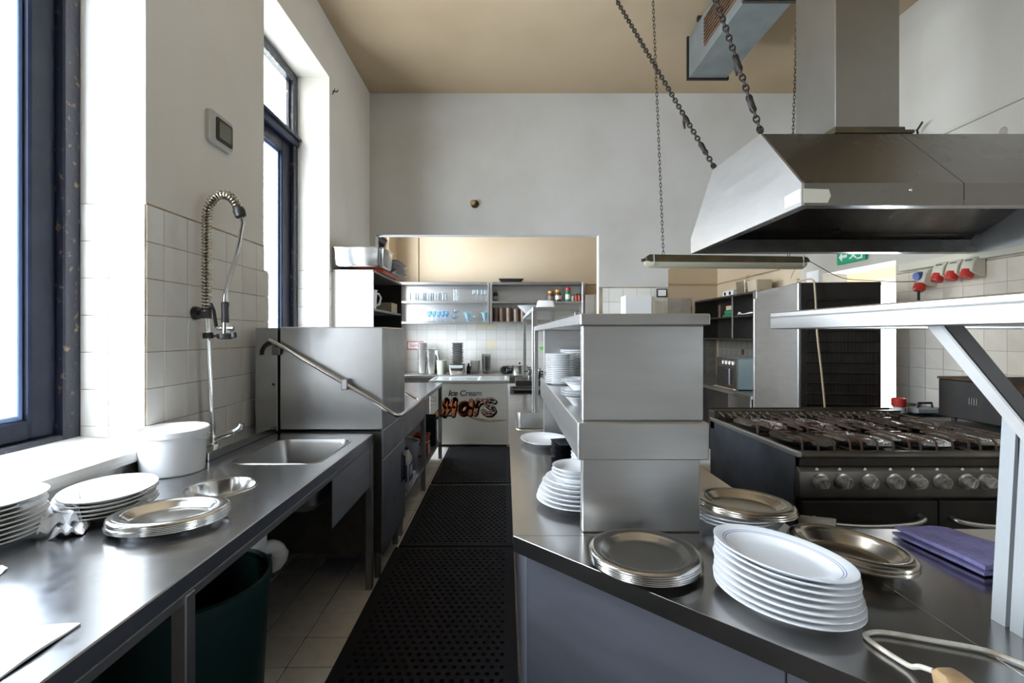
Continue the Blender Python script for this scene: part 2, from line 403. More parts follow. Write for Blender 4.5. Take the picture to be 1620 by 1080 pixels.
# corridor beyond the right doorway
g = G(); g.box(XR+.25, 4.6, 3.3, 3.5, 0, 2.75); g.box(XR+.25, 4.6, 6.5, 6.7, 0, 2.75); g.box(XR+.25, 4.75, 3.3, 6.7, 2.6, 2.75)
g.box(4.4, 4.55, 3.5, 4.5, 0, 2.6); g.box(4.4, 4.55, 6.3, 6.5, 0, 2.6); g.box(4.4, 4.55, 4.5, 6.3, 2.04, 2.6)
struct('wall_corridor', g, 'corridor', 'beige corridor wall seen through the doorway', 'wall')
d1 = thing('door_1', 'glazed outer door flooding the right doorway with daylight', 'door', (4.47, 5.4, 0)); d1['kind'] = 'structure'
g = G()
for a, b in ((4.5, 4.57), (5.36, 5.44), (6.23, 6.3)): g.box(4.44, 4.50, a, b, 0, 2.04, .004)
g.box(4.445, 4.495, 4.57, 6.23, 1.98, 2.04); g.box(4.445, 4.495, 4.57, 6.23, 0, .12)
obj('door_frame', g, 'white_paint', d1)
for a, b in ((4.57, 5.36), (5.44, 6.23)): obj('pane', G().box(4.466, 4.472, a, b, .12, 1.98), 'pane', d1, smooth=0)

# floor with loose tiles in view
g = G().box(-1.95, 4.75, -3.4, YB+.2, -.06, -.004)
floor = struct('floor', g, 'floor_base', 'floor of pale square tiles', 'floor')
p = .2
t0 = G().box(-.098, .098, -.098, .098, -.012, 0, .002)
tile_me = mesh_of('floor_tile', t0, smooth=0); tile_me.materials.append(M['floor_tile'])
def put(me, name, parent, loc, rot=(0, 0, 0), scale=(1, 1, 1)):
    o = bpy.data.objects.new(name, me); COL.objects.link(o); o.parent = parent; o.location = loc; o.rotation_euler = rot; o.scale = scale; return o
y = 1.424
n = 0
while y < 6.0:
    for i in range(6 if y < 5.3 else 5):
        x = -1.426+.2*i
        put(tile_me, 'tile', floor, (x, y+.1, random.uniform(-.0008, .0004))); n += 1
    y += .2
# areas beyond: plain tiled sheet with real joints, joined (too many / unseen)
g = G()
for i in range(17):
    for j in range(30):
        x = -.226+.2*i; yy = 1.524+.2*j
        if x < XR and yy < YB: g.box(x-.098, x+.098, yy-.098, yy+.098, -.012, 0)
o = obj('tile_field', g, 'floor_tile', floor, smooth=0); o['kind'] = 'stuff'

# wall tiles (15 cm), each its own piece
tx = G().box(0, .0038, -.0735, .0735, -.0735, .0735, .001); tile_x = mesh_of('wall_tile_x', tx, smooth=0); tile_x.materials.append(M['tile'])
ty = G().box(-.0735, .0735, -.0038, 0, -.0735, .0735, .001); tile_y = mesh_of('wall_tile_y', ty, smooth=0); tile_y.materials.append(M['tile'])
txr = tile_x.copy(); txr.materials.clear(); txr.materials.append(M['tile_right'])
tyc = tile_y.copy(); tyc.materials.clear(); tyc.materials.append(M['tile_cream'])
def tile_rows(ztop, zbot, pitch=.15):
    out = []; z = ztop
    while z-.02 > zbot:
        z1 = max(z-pitch, zbot); out.append(((z+z1)/2, (z-z1)/pitch)); z -= pitch
    return out
def cols(a, b, start, pitch=.15):
    out = []
    if start > a+.01: out.append(((a+start)/2, (start-a)/pitch))
    y = start
    while y < b-.012:
        e = min(y+pitch, b); out.append(((y+e)/2, (e-y)/pitch)); y += pitch
    return out
def grout_x(parent, x, y0, y1, z0, z1, side=1):
    obj('grout', G().box(min(x, x+side*.003), max(x, x+side*.003), y0, y1, z0, z1), 'grout', parent, smooth=0)
def grout_y(parent, y, x0, x1, z0, z1, m='grout'):
    obj('grout', G().box(x0, x1, y-.003, y, z0, z1), m, parent, smooth=0)
# pier between the windows
rows = tile_rows(1.9285, .875)
for z, sz in rows:
    for yc, sy in cols(1.947, 2.955 if z < 1.80 else 2.90, 2.047, .152):
        put(tile_x, 'tile', wall_left, (XL+.001, yc, z), scale=(1, sy*1.008 if sy > .9 else sy, sz))
struct('trim_5', G().box(-1.70, XL-.0005, 2.90, 2.952, .88, 1.79), 'plaster_left', 'narrow tiled edge strip of the pier beside the dishwasher', 'edge')
grout_x(wall_left, XL, 1.947, 2.90, .875, 1.935)
# reveal of the first window (the face turned to the viewer)
for z, sz in tile_rows(1.9285, .985):
    put(tile_y, 'tile', wall_left, (-1.5325, 1.946, z), scale=(.97, 1, sz)); put(tile_y, 'tile', wall_left, (-1.663, 1.946, z), scale=(.76, 1, sz))
grout_y(wall_left, 1.947, -1.72, XL, .985, 1.93)
# far reveal of the second window and the pier beyond it
for z, sz in tile_rows(1.9285, 1.03):
    put(tile_y, 'tile', wall_left, (-1.5325, 3.976, z), scale=(.97, 1, sz)); put(tile_y, 'tile', wall_left, (-1.663, 3.976, z), scale=(.76, 1, sz))
    for yc, sy in cols(3.977, 5.14, 4.10): put(tile_x, 'tile', wall_left, (XL+.001, yc, z), scale=(1, sy, sz))
grout_y(wall_left, 3.977, -1.72, XL, 1.03, 1.93); grout_x(wall_left, XL, 3.977, 5.14, .88, 1.93)
# back wall of the back room
cream = {(10, 0), (11, 1)}
creamset = {(7, 0), (8, 0), (8, 2)}
for r, (z, sz) in enumerate(tile_rows(1.62, .84)):
    for c, (xc, sx) in enumerate(cols(-1.64, 1.45, -1.49, .15)):
        me = tyc if (c, r) in {(8, 0), (9, 0), (9, 2)} else tile_y
        put(me, 'tile', wall_back, (xc, YB-.001, z), scale=(sx, 1, sz))
grout_y(wall_back, YB, -1.64, 1.45, .84, 1.625, 'grout_light')
# pier beside the opening
for z, sz in tile_rows(1.90, .08):
    for xc, sx in cols(1.04, 1.74, 1.11): put(tile_y, 'tile', wall_far, (xc, YF-.001, z), scale=(sx, 1, sz))
grout_y(wall_far, YF, 1.0, 1.745, 0, 1.91)
# right wall
for z, sz in tile_rows(1.889, .86, .149):
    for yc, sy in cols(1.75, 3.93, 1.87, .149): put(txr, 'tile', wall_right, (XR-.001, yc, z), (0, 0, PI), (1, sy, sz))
grout_x(wall_right, XR, 1.75, 3.93, .86, 1.895, -1)
# sill, cable trunking, paint ridge, back-room trims
struct('trim_1', G().prism([(-1.72, .955), (-1.425, .925), (-1.415, .93), (-1.415, .952), (-1.425, .958), (-1.72, .99)], .875, 1.94, 'y').box(-1.43, -1.412, .875, 1.94, .915, .93), 'white_paint', 'white painted sill under the near window', 'window sill')
struct('trim_2', G().box(XR-.055, XR-.001, 1.5, 3.85, 1.903, 1.965, .004), 'box_cream', 'cream cable trunking along the right wall above the sockets', 'trunking')
struct('trim_3', G().box(XR-.02, XR-.001, 1.5, 3.75, 2.855, 2.875, .004), 'plaster_right', 'thin plaster ridge along the right wall above the hood', 'moulding')
struct('trim_4', G().box(-1.64, 1.2, YB-.012, YB-.001, 2.02, 2.05, .003), 'plaster_back', 'narrow ledge line on the tan back wall', 'moulding')

# ------------------------------------------------------------------ windows
w5 = thing('window_5', 'unseen window added in the right wall to brighten the pier', 'window', (XR+.2, -1.375, 1.0)); w5['kind'] = 'structure'  # out of view, added as fill light for the left pier
obj('outer_frame', G().box(XR+.16, XR+.22, -2.0, -1.92, 1.0, 1.7).box(XR+.16, XR+.22, -.83, -.75, 1.0, 1.7).box(XR+.16, XR+.22, -1.92, -.83, 1.0, 1.08).box(XR+.16, XR+.22, -1.92, -.83, 1.62, 1.7), 'navy', w5)
obj('pane', G().box(XR+.19, XR+.194, -1.93, -.82, 1.07, 1.63), 'pane', w5)
def window(n, y0, y1, z0, z1, zt, label, xf=-1.72, bar=.075, sash=.14, m='navy'):
    w = thing('window_%d' % n, label, 'window', (xf, (y0+y1)/2, z0)); w['kind'] = 'structure'
    x0, x1 = xf-.09, xf
    g = G()
    for a, b in ((y0, y0+bar), (y1-bar, y1)): g.box(x0, x1, a, b, z0, z1, .006)
    g.box(x0, x1, y0+bar, y1-bar, z0, z0+.06, .006); g.box(x0, x1, y0+bar, y1-bar, z1-bar, z1, .006)
    obj('outer_frame', g, 'navy_old', w)
    g = G().box(x0, x1+.02, y0+.01, y1-.01, zt-.045, zt+.03, .012); g.box(x1, x1+.04, y0+.01, y1-.01, zt+.005, zt+.03, .006)
    obj('transom_bar', g, m, w)
    xs0, xs1 = x0-.0, x1-.03
    mid = (y0+y1)/2
    yy = [(y0+bar, y1-bar)] if True else [(y0+bar, mid-.004), (mid+.004, y1-bar)]
    for a, b in yy:
        g = G()
        for c, d in ((a, a+sash), (b-sash, b)): g.box(xs0, xs1, c, d, z0+.06, zt-.045, .008)
        g.box(xs0, xs1, a+sash, b-sash, z0+.06, z0+.06+sash*.7, .008); g.box(xs0, xs1, a+sash, b-sash, zt-.045-sash*.7, zt-.045, .008)
        s = obj('sash', g, m, w)
        g = G()
        ia, ib, iz0, iz1 = a+sash, b-sash, z0+.06+sash*.7, zt-.045-sash*.7
        for c, d in ((ia, ia+.02), (ib-.02, ib)): g.box(xs0+.01, xs0+.035, c, d, iz0, iz1, .003)
        for c, d in ((iz0, iz0+.02), (iz1-.02, iz1)): g.box(xs0+.01, xs0+.035, ia+.02, ib-.02, c, d, .003)
        obj('glazing_bead', g, mat('daylit_bead', (.16, .24, .42), .4) if 'daylit_bead' not in bpy.data.materials else bpy.data.materials['daylit_bead'], s, label='glazing bead coloured light blue as if lit')  # bead's light blue stands in for daylight on the sash edge
        obj('pane', G().box(xs0+.012, xs0+.016, ia+.01, ib-.01, iz0+.01, iz1-.01), 'pane', s, smooth=0)
    obj('transom_pane', G().box(x0+.03, x0+.034, y0+bar-.005, y1-bar+.005, zt+.025, z1-bar+.005), 'frost_pane' if n == 2 else 'pane', w, smooth=0)
    g = G()
    for a in (y0+bar, y1-bar-.025): g.box(x0+.035, x0+.06, a, a+.025, zt+.03, z1-bar, .003)
    obj('transom_bead', g, 'navy_old', w)
    return w
window(1, .87, 1.947, .95, 3.53, 2.98, 'near tall window with a wide navy frame at the left edge', sash=.105)
window(4, -1.20, -.10, .95, 2.15, 1.75, 'unseen low window added to light the steel end panels', sash=.08)  # out of view, added for frontal light below hood height
window(2, 2.90, 3.977, 1.0, 3.53, 2.98, 'second tall navy window with a fanlight, above the dishwasher')
window(3, 5.5, 6.75, 1.1, 3.3, 2.7, 'dark framed window in the back room, mostly hidden by the wall', xf=-1.70, sash=.08)

# ------------------------------------------------------------------ left sink counter
cnt = thing('sink_counter', 'long steel counter with a sink and round chute along the left wall', 'counter', (-1.09, 1.4, 0))
CZ = .853
top = obj('worktop', G().box(-1.455, -.73, -.1, 2.68, CZ-.044, CZ, .003), 'steel_top', cnt)
cx, cy = WLOC['sink_counter'][0], WLOC['sink_counter'][1]
sk = G().loft([rr(-.985, 2.27, .187, .235, .055, .7), rr(-.985, 2.27, .187, .235, .055, 1.0)])
ch = G().loft([[(-1.023+.112*math.cos(2*PI*k/40), 1.725+.112*math.sin(2*PI*k/40), z) for k in range(40)] for z in (.7, 1.0)])
cut(top, [cutter(sk), cutter(ch)])
for pl in top.data.polygons: pl.use_smooth = False
b = obj('sink_basin', G().loft([rr(-.985, 2.27, .196, .245, .062, CZ+.0003), rr(-.985, 2.27, .194, .243, .06, CZ+.003), rr(-.985, 2.27, .186, .234, .055, CZ+.001), rr(-.985, 2.27, .180, .228, .053, CZ-.02), rr(-.985, 2.27, .168, .214, .05, CZ-.19), rr(-.985, 2.27, .145, .19, .05, CZ-.215), rr(-.985, 2.27, .02, .02, .019, CZ-.222),
     rr(-.985, 2.27, .02, .02, .019, CZ-.226), rr(-.985, 2.27, .148, .193, .05, CZ-.22), rr(-.985, 2.27, .173, .219, .05, CZ-.19), rr(-.985, 2.27, .184, .232, .053, CZ-.045)], close=True), 'steel_dull', cnt, 'rounded rectangular sink basin')
obj('sink_drain', G().lathe([(0, .0), (.03, 0), (.03, .004), (.022, .003), (0, .002)], (-.985, 2.27, CZ-.2215), 20), 'chrome', b)
obj('waste_chute', G().lathe([(.1245, .0003), (.123, .003), (.112, .002), (.108, -.005), (.085, -.11), (.08, -.16), (.083, -.16), (.089, -.11), (.1115, -.01)], (-1.023, 1.725, CZ), 40, closed=False), 'steel_bright', cnt, 'round steel waste chute set into the worktop')
obj('rear_ledge', G().box(-1.455, -1.28, 2.07, 2.68, CZ, .89, .003), 'steel_top', cnt)
obj('rear_upstand', G().box(-1.455, -1.435, -.1, 1.93, CZ, .922, .002), 'steel', cnt)
obj('front_rail', G().box(-.768, -.736, -.1, 2.68, .781, .806, .003), 'steel_old', cnt)
for x in (-.768, -1.42):
    for yy in (.15, 1.10, 2.63): obj('leg', G().box(x, x+.036, yy, yy+.036, .0, .80, .003), 'steel_old', cnt)
obj('cross_rail', G().box(-1.40, -.765, 1.105, 1.13, .12, .15, .002), 'steel_old', cnt)
obj('apron_panel', G().box(-.749, -.746, 2.07, 2.66, .565, .79), 'steel_v', cnt, 'plain steel apron below the sink')
obj('drain_pipe', G().tube(smoothpath([(-.93, 1.80, .79), (-.93, 1.80, .70), (-.93, 1.80, .62), (-.928, 1.825, .588), (-.905, 1.865, .578), (-.888, 1.885, .55), (-.90, 1.89, .50), (-.99, 1.89, .475), (-1.2, 1.89, .46), (-1.42, 1.89, .45)], 3), .026, 14).cyl((-.93, 1.80, .66), (-.93, 1.80, .61), .033, seg=14).cyl((-.886, 1.884, .548), (-.895, 1.889, .515), .033, seg=14), 'pvc', cnt, 'white plastic drain pipe with an elbow')
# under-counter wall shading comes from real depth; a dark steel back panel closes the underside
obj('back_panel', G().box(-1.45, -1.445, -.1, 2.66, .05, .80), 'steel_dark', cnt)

# ------------------------------------------------------------------ hood dishwasher
dw = thing('hood_dishwasher', 'steel pass-through dishwasher with a bent lift handle beside the sink', 'dishwasher', (-1.04, 2.99, 0))
obj('hood', G().box(-1.272, -.69, 2.70, 3.28, .862, 1.443, .006), 'steel_dull', dw)
pl = obj('side_plate', G().box(-1.40, -1.278, 2.688, 2.70, .862, 1.437, .001), 'steel_old', dw)
pts = []
for k in range(13):
    a = math.radians(75+k*9.5); pts.append((-1.305+.072*math.cos(a), 1.295+.072*math.sin(a)))
for k in range(12, -1, -1):
    a = math.radians(75+k*9.5); pts.append((-1.305+.046*math.cos(a), 1.295+.046*math.sin(a)))
c1 = cutter(G().prism(pts, 2.67, 2.72, 'y')); c2 = cutter(G().cyl((-1.300, 2.67, 1.120), (-1.300, 2.72, 1.120), .0085, seg=20))
for c in (c1, c2): c.data.transform(Matrix.Translation(-Vector(WLOC[pl.name]))); 
for c in (c1, c2): c.location = WLOC[pl.name]
cut(pl, [c1, c2])
for q in pl.data.polygons: q.use_smooth = False
obj('dark_column_backing', G().box(-1.398, -1.28, 2.704, 3.27, .862, 1.435), 'black_metal', dw)  # black backing stands in for shade seen through the plate's slot
obj('pivot_bracket', G().box(-1.30, -1.255, 2.668, 2.686, 1.285, 1.335, .004).cyl((-1.285, 2.66, 1.345), (-1.285, 2.686, 1.345), .012), 'steel_dark', dw)
hp = [(-1.315, 2.672, 1.372), (-1.27, 2.66, 1.352)]+[(-1.27+t*(.65), 2.656, 1.352+t*(.972-1.352)) for t in (.25, .5, .75)]+[(-.63, 2.656, .966), (-.607, 2.664, .953), (-.592, 2.69, .948), (-.587, 2.73, .947), (-.587, 3.24, .947), (-.592, 3.28, .948), (-.607, 3.305, .955), (-.64, 3.312, .972), (-1.27, 3.312, 1.352)]
h = obj('lift_handle', G().tube(hp, .011, 12), 'steel_bright', dw, 'bent tubular lift handle')
obj('handle_bracket', G().box(-.905, -.872, 2.64, 2.70, 1.095, 1.155, .004), 'steel_old', h)
obj('body', G().box(-1.40, -.70, 2.72, 3.28, .158, .855, .004), 'steel_dark', dw)
obj('control_panel', G().box(-.702, -.688, 2.70, 3.285, .70, .862, .004), 'steel_old', dw)
obj('front_panel', G().box(-.702, -.688, 2.70, 3.285, .16, .694, .004), 'steel_old', dw)
obj('recessed_handle', G().tube([(-.688, 3.19, .60), (-.672, 3.19, .59), (-.672, 3.19, .45), (-.688, 3.19, .44)], .008, 8).box(-.69, -.686, 3.165, 3.215, .42, .62, .001), 'black', dw)
for x in (-1.36, -.74):
    for yy in (2.78, 3.22): obj('foot', G().cyl((x, yy, 0), (x, yy, .16), .018), 'steel_old', dw)

# ------------------------------------------------------------------ bench beyond the dishwasher
bn = thing('clean_dish_bench', 'open steel bench with a lower shelf beyond the dishwasher', 'bench', (-1.08, 4.4, 0))
obj('benchtop', G().box(-1.44, -.72, 3.32, 5.46, CZ-.04, CZ, .003), 'steel_top', bn)
for x in (-.76, -1.43):
    for yy in (3.34, 4.30, 5.41): obj('leg', G().box(x, x+.038, yy, yy+.04, 0, CZ-.03, .003), 'steel_old', bn)
obj('lower_shelf', G().box(-1.42, -.73, 3.33, 5.45, .19, .22, .003), 'steel_old', bn)
obj('top_rail', G().box(-.735, -.722, 3.34, 4.32, .66, CZ-.03, .002), 'steel_old', bn)
obj('drawer_runner', G().box(-.70, -.60, 5.38, 5.40, .48, .50, .002).box(-.735, -.70, 5.37, 5.41, .475, .505), 'steel_dark', bn)
# things on the lower shelf
jc = thing('jerrycan', 'white plastic jerrycan with a blue label on the bench shelf', 'canister', (-.768, 3.72, .22))
jx, jy = -.768, 3.72
obj('body', G().loft([rr(jx, jy, .03, .075, .02, .22), rr(jx, jy, .034, .08, .025, .235), rr(jx, jy, .034, .08, .025, .44), rr(jx, jy, .02, .035, .015, .49), rr(jx, jy, .016, .022, .012, .51)]), 'plastic_white', jc)
obj('cap', G().cyl((jx, jy, .51), (jx, jy, .53), .016), 'blue', jc)
obj('label', G().box(jx-.02, jx+.02, jy-.0815, jy-.0795, .28, .41).box(jx+.0335, jx+.0352, jy-.065, jy+.065, .28, .41), 'blue', jc, 'blue paper label')
obj('label_field', G().box(jx+.0352, jx+.0362, jy-.05, jy+.05, .315, .395), 'white_print', jc)
bk = thing('steel_pail', 'grey steel pail on the bench shelf behind the white jerrycan', 'bucket', (-.855, 4.13, .22))
obj('pail_body', G().lathe([(0, 0), (.09, 0), (.112, .26), (.117, .26), (.117, .27), (.108, .27), (.085, .008), (0, .008)], (-.855, 4.13, .22), 28), 'steel', bk)
obj('bail_handle', G().tube([(-.855+.116*math.cos(a), 4.13, .46+.05*math.sin(a)) for a in [PI*k/12 for k in range(13)]], .004, 6), 'steel_dark', bk)
rb = thing('red_bucket', 'small red bucket with a white sticker holding cleaning bottles on the bench shelf', 'bucket', (-.825, 4.70, .22))
obj('bucket_body', G().lathe([(0, 0), (.065, 0), (.083, .20), (.088, .20), (.088, .212), (.079, .212), (.061, .008), (0, .008)], (-.825, 4.70, .22), 24), 'red_tray', rb)
obj('sticker', G().box(-.86, -.80, 4.617, 4.621, .24, .33).box(-.752, -.748, 4.66, 4.74, .24, .33), 'white_print', rb)
obj('rim_band', G().lathe([(.076, 0), (.084, 0), (.086, .010), (.080, .010)], (-.825, 4.70, .352), 24, closed=True), 'white_print', rb)
def bottle(name, label, c, m, h=.2, r=.032, capm='red', cat='bottle', group=None):
    t = thing(name, label, cat, c, group=group)
    obj('body', G().lathe([(0, 0), (r*.95, 0), (r, .006), (r, h*.62), (r*.85, h*.72), (r*.4, h*.82), (r*.38, h*.9), (0, h*.9)], c, 18), m, t)
    obj('cap', G().lathe([(r*.5, h*.86), (r*.5, h), (0, h)], c, 14), capm, t); return t
bottle('spray_bottle', 'yellow cleaning bottle sticking out of the red bucket', (-.815, 4.67, .232), 'yellow', .31, .026, 'green')
bottle('spray_bottle', 'teal green cleaning bottle at the far side of the red bucket', (-.815, 4.735, .232), 'green', .30, .026, 'aqua_glass')
solo('paper_box', 'small lilac-white carton at the far end of the bench shelf', 'box', G().box(-.86, -.76, 5.22, 5.36, .22, .36, .003), 'cloth_white', (-.81, 5.29, .22))
solo('green_bag', 'dark green folded bag hanging beside the red bucket', 'bag', G().prism([(5.08, .22), (5.17, .22), (5.16, .5), (5.12, .56), (5.09, .5)], -.90, -.74, 'x', .01), 'bin_green', (-.82, 5.12, .22))

# ------------------------------------------------------------------ wall cabinet above the bench
cb = thing('wall_cabinet', 'open steel wall cabinet with black inside, left of the far opening', 'cabinet', (-1.285, 4.6, 1.365))
z0, z1, ya, yb = 1.365, 1.925, 4.03, 5.13
obj('side_panel', G().box(-1.458, -1.11, ya, ya+.018, z0, z1, .002), 'white_paint', cb, 'side panel painted pale as lit by the window')  # steel side given white paint to hold the window light on it
obj('side_panel', G().box(-1.458, -1.11, yb-.018, yb, z0, z1, .002), 'black_metal', cb)
obj('top_panel', G().box(-1.458, -1.11, ya, yb, z1, z1+.02, .002), 'steel_old', cb)
obj('back_panel', G().box(-1.458, -1.45, ya+.018, yb-.018, z0, z1), 'black_metal', cb)
obj('shelf', G().box(-1.45, -1.115, ya+.018, yb-.018, 1.60, 1.62), 'steel_old', cb)
obj('bottom_panel', G().box(-1.45, -1.11, ya+.018, yb-.018, z0, z0+.018), 'black_metal', cb)
jg = thing('measuring_jug', 'cream jug with a handle on the shelf of the left wall cabinet', 'jug', (-1.2, 4.22, 1.62))
obj('jug_body', G().lathe([(0, 0), (.06, 0), (.07, .16), (.074, .17), (.066, .17), (.055, .006), (0, .006)], (-1.2, 4.22, 1.62), 24), 'plastic_white', jg)
obj('jug_handle', G().tube([(-1.175, 4.27, 1.76), (-1.14, 4.31, 1.765), (-1.125, 4.33, 1.73), (-1.135, 4.315, 1.67), (-1.17, 4.27, 1.65)], .009, 8), 'plastic_white', jg)
solo('carton', 'tan carton at the far end of the left cabinet shelf', 'box', G().box(-1.40, -1.14, 4.80, 5.05, 1.62, 1.72, .003), 'tan', (-1.27, 4.92, 1.62))
# gastronorm pan and trays on top of the cabinet
def gn_pan(name, label, c, hx, hy, h, m='steel', r=.04, lip=.012, rz=0, group=None, t=.003):
    R = [rr(0, 0, hx, hy, r, h-.004), rr(0, 0, hx, hy, r, h), rr(0, 0, hx-lip, hy-lip, r, h), rr(0, 0, hx-lip-.004, hy-lip-.004, r, h-.01), rr(0, 0, hx-lip-.012, hy-lip-.012, r, .02), rr(0, 0, hx-lip-.025, hy-lip-.025, r, t),
         rr(0, 0, hx-lip-.022, hy-lip-.022, r, 0), rr(0, 0, hx-lip-.010, hy-lip-.010, r, .018), rr(0, 0, hx-lip-.001, hy-lip-.001, r, h-.012), rr(0, 0, hx-lip+.002, hy-lip+.002, r, h-.004)]
    return solo(name, label, 'pan', G().loft(R, False, False, close=False).faces([], []), m, c, group, rz, True)
def gn_closed(name, label, c, hx, hy, h, m='steel', r=.04, lip=.012, rz=0, group=None, cat='pan'):
    t = .003
    R = [rr(0, 0, hx-lip-.025, hy-lip-.025, r*.8, t), rr(0, 0, hx-lip-.012, hy-lip-.012, r, .02), rr(0, 0, hx-lip-.004, hy-lip-.004, r, h-.01), rr(0, 0, hx-lip, hy-lip, r, h), rr(0, 0, hx, hy, r, h), rr(0, 0, hx, hy, r, h-.004),
         rr(0, 0, hx-lip+.002, hy-lip+.002, r, h-.004), rr(0, 0, hx-lip-.001, hy-lip-.001, r, h-.012), rr(0, 0, hx-lip-.009, hy-lip-.009, r, .018), rr(0, 0, hx-lip-.022, hy-lip-.022, r*.8, 0)]
    return solo(name, label, cat, G().loft(R, True, True), m, c, group, rz, True)
ct = 1.945
solo('serving_tray', 'faded red plastic tray on the wall cabinet under the pans', 'tray', G().loft([rr(0, 0, .15, .3, .04, 0), rr(0, 0, .165, .315, .04, .025), rr(0, 0, .16, .31, .04, .025), rr(0, 0, .147, .297, .04, .005)]), 'red_tray', (-1.235, 4.52, ct), local=True)
gn_closed('roasting_pan', 'deep shiny steel roasting pan on top of the left wall cabinet', (-1.26, 4.22, ct+.027), .245, .20, .16, 'steel_bright', .05)
for i in range(6):
    gn_closed('baking_tray', 'shallow steel tray behind the roasting pan on the cabinet, %s' % ordn(i, 6), (-1.22+random.uniform(-.02, .02), 4.75+random.uniform(-.03, .03), ct+.027+.022*(5-i)), .19, .26, .02, 'steel_old', .02, group='trays on the wall cabinet')

# ------------------------------------------------------------------ thermostat
th = thing('thermostat', 'silver-grey thermostat with a dark screen on the left pier', 'thermostat', (XL, 2.432, 2.425))
def yz(ring): return [(XL+p[2], p[0], p[1]) for p in ring]
obj('housing', G().loft([yz(rr(2.432, 2.425, .10, .082, .025, 0)), yz(rr(2.432, 2.425, .10, .082, .025, .018)), yz(rr(2.432, 2.425, .094, .076, .022, .026))]), 'device_grey', th)
obj('screen_bezel', G().loft([yz(rr(2.448, 2.425, .070, .058, .012, .024)), yz(rr(2.448, 2.425, .070, .058, .012, .029))]), 'black', th)
obj('screen', G().box(XL+.028, XL+.031, 2.40, 2.502, 2.385, 2.468), 'screen', th)

# ------------------------------------------------------------------ pre-rinse spray
fx, fy = -1.35, 2.215
fa = thing('pre_rinse_spray', 'pre-rinse spray tap with a coiled steel spring by the sink', 'tap', (fx, fy, .89))
obj('base', G().lathe([(0, 0), (.03, 0), (.03, .008), (.02, .014), (.017, .05), (0, .05)], (fx, fy, .89), 20).tube([(fx, fy, .915), (fx+.07, fy-.01, .94), (fx+.11, fy-.01, .955)], [.012, .014, .016], 12), 'chrome', fa)
obj('lever', G().tube([(fx+.11, fy-.01, .955), (fx+.135, fy-.01, .972), (fx+.14, fy-.01, .99)], [.02, .018, .012], 10), 'steel_old', fa)
obj('riser_pipe', G().tube([(fx, fy, .93), (fx-.012, fy, 1.2), (fx-.028, fy, 1.49)], .0105, 12), 'chrome', fa)
arc = [(-1.379, fy, 1.50+t*.05) for t in range(0, 9)]
for k in range(1, 15):
    a = PI-k*math.radians(200)/15*.85
    arc.append((-1.302+.077*math.cos(a), fy, 1.93+.115*math.sin(a)))
def resample(pts, step):
    pts = [Vector(p) for p in pts]; out = [pts[0]]; carry = 0
    for a, b in zip(pts, pts[1:]):
        L = (b-a).length; t = step-carry
        while t <= L: out.append(a+(b-a)*(t/L)); t += step
        carry = L-(t-step)
    return out
path = resample(arc, .0028)
coil = []; N = len(path)
for i, p in enumerate(path):
    d = (path[min(i+1, N-1)]-path[max(i-1, 0)]).normalized(); a = Vector((0, 1, 0)); b = d.cross(a).normalized()
    turns = 46; ph = 2*PI*turns*i/N
    coil.append(p); 
cp = []
steps = 46*12
for s in range(steps+1):
    t = s/steps*(N-1); i = min(int(t), N-2); fr = t-i; p = path[i].lerp(path[i+1], fr)
    d = (path[min(i+3, N-1)]-path[max(i-2, 0)]).normalized(); a = Vector((0, 1, 0)); b = d.cross(a).normalized()
    ph = 2*PI*s/12; cp.append(p+(a*math.cos(ph)+b*math.sin(ph))*.0195)
obj('spring', G().tube(cp, .0034, 5), 'spring', fa, 'coiled steel spring')
obj('inner_hose', G().tube(path[::12]+[path[-1]], .0085, 8), 'steel_dark', fa)
e = path[-1]; dn = (path[-1]-path[-4]).normalized()
obj('end_cap', G().tube([e-dn*.012, e+dn*.004, e+dn*.03, e+dn*.036], [.022, .027, .024, .014], 14), 'black', fa)
hs = [e+dn*.03, e+dn*.06, Vector((-1.225, fy, 1.83)), Vector((-1.245, fy, 1.75)), Vector((-1.272, fy, 1.67)), Vector((-1.288, fy, 1.61)), Vector((-1.292, fy, 1.575))]
obj('hose', G().tube([hs[0], hs[1]]+hs[2:], .0105, 10), 'steel_bright', fa)
obj('hose_nut', G().cyl((-1.292, fy, 1.585), (-1.293, fy, 1.548), .011, .013), 'chrome', fa)
obj('grip', G().tube([(-1.293, fy, 1.552), (-1.293, fy, 1.545), (-1.293, fy, 1.50), (-1.293, fy, 1.455)], [.012, .017, .015, .0165], 12), 'black', fa)
obj('spray_head', G().cyl((-1.293, fy, 1.457), (-1.293, fy, 1.40), .014, .018).cyl((-1.33, fy, 1.43), (-1.255, fy, 1.43), .010), 'chrome', fa)
obj('spray_lever', G().tube([(-1.325, fy, 1.425), (-1.335, fy, 1.44), (-1.342, fy-.005, 1.51), (-1.355, fy-.005, 1.545)], [.008, .008, .007, .005], 8), 'black', fa)
obj('nozzle_holder', G().lathe([(.02, 0), (.034, .004), (.036, .024), (.02, .028)], (-1.293, fy, 1.378), 16, closed=True).box(-1.262, -1.245, fy-.012, fy+.012, 1.385, 1.41, .003), 'black', fa)
obj('holder_clamp', G().cyl((-1.371, fy, 1.382), (-1.373, fy, 1.408), .022).cyl((-1.37, fy, 1.395), (-1.31, fy, 1.392), .006), 'black', fa)
obj('wall_clamp', G().cyl((XL+.006, fy+.03, 1.50), (XL+.03, fy+.03, 1.50), .032, .028).cyl((XL+.025, fy+.025, 1.50), (-1.385, fy, 1.50), .012).cyl((-1.379, fy, 1.475), (-1.379, fy, 1.525), .022), 'black', fa)

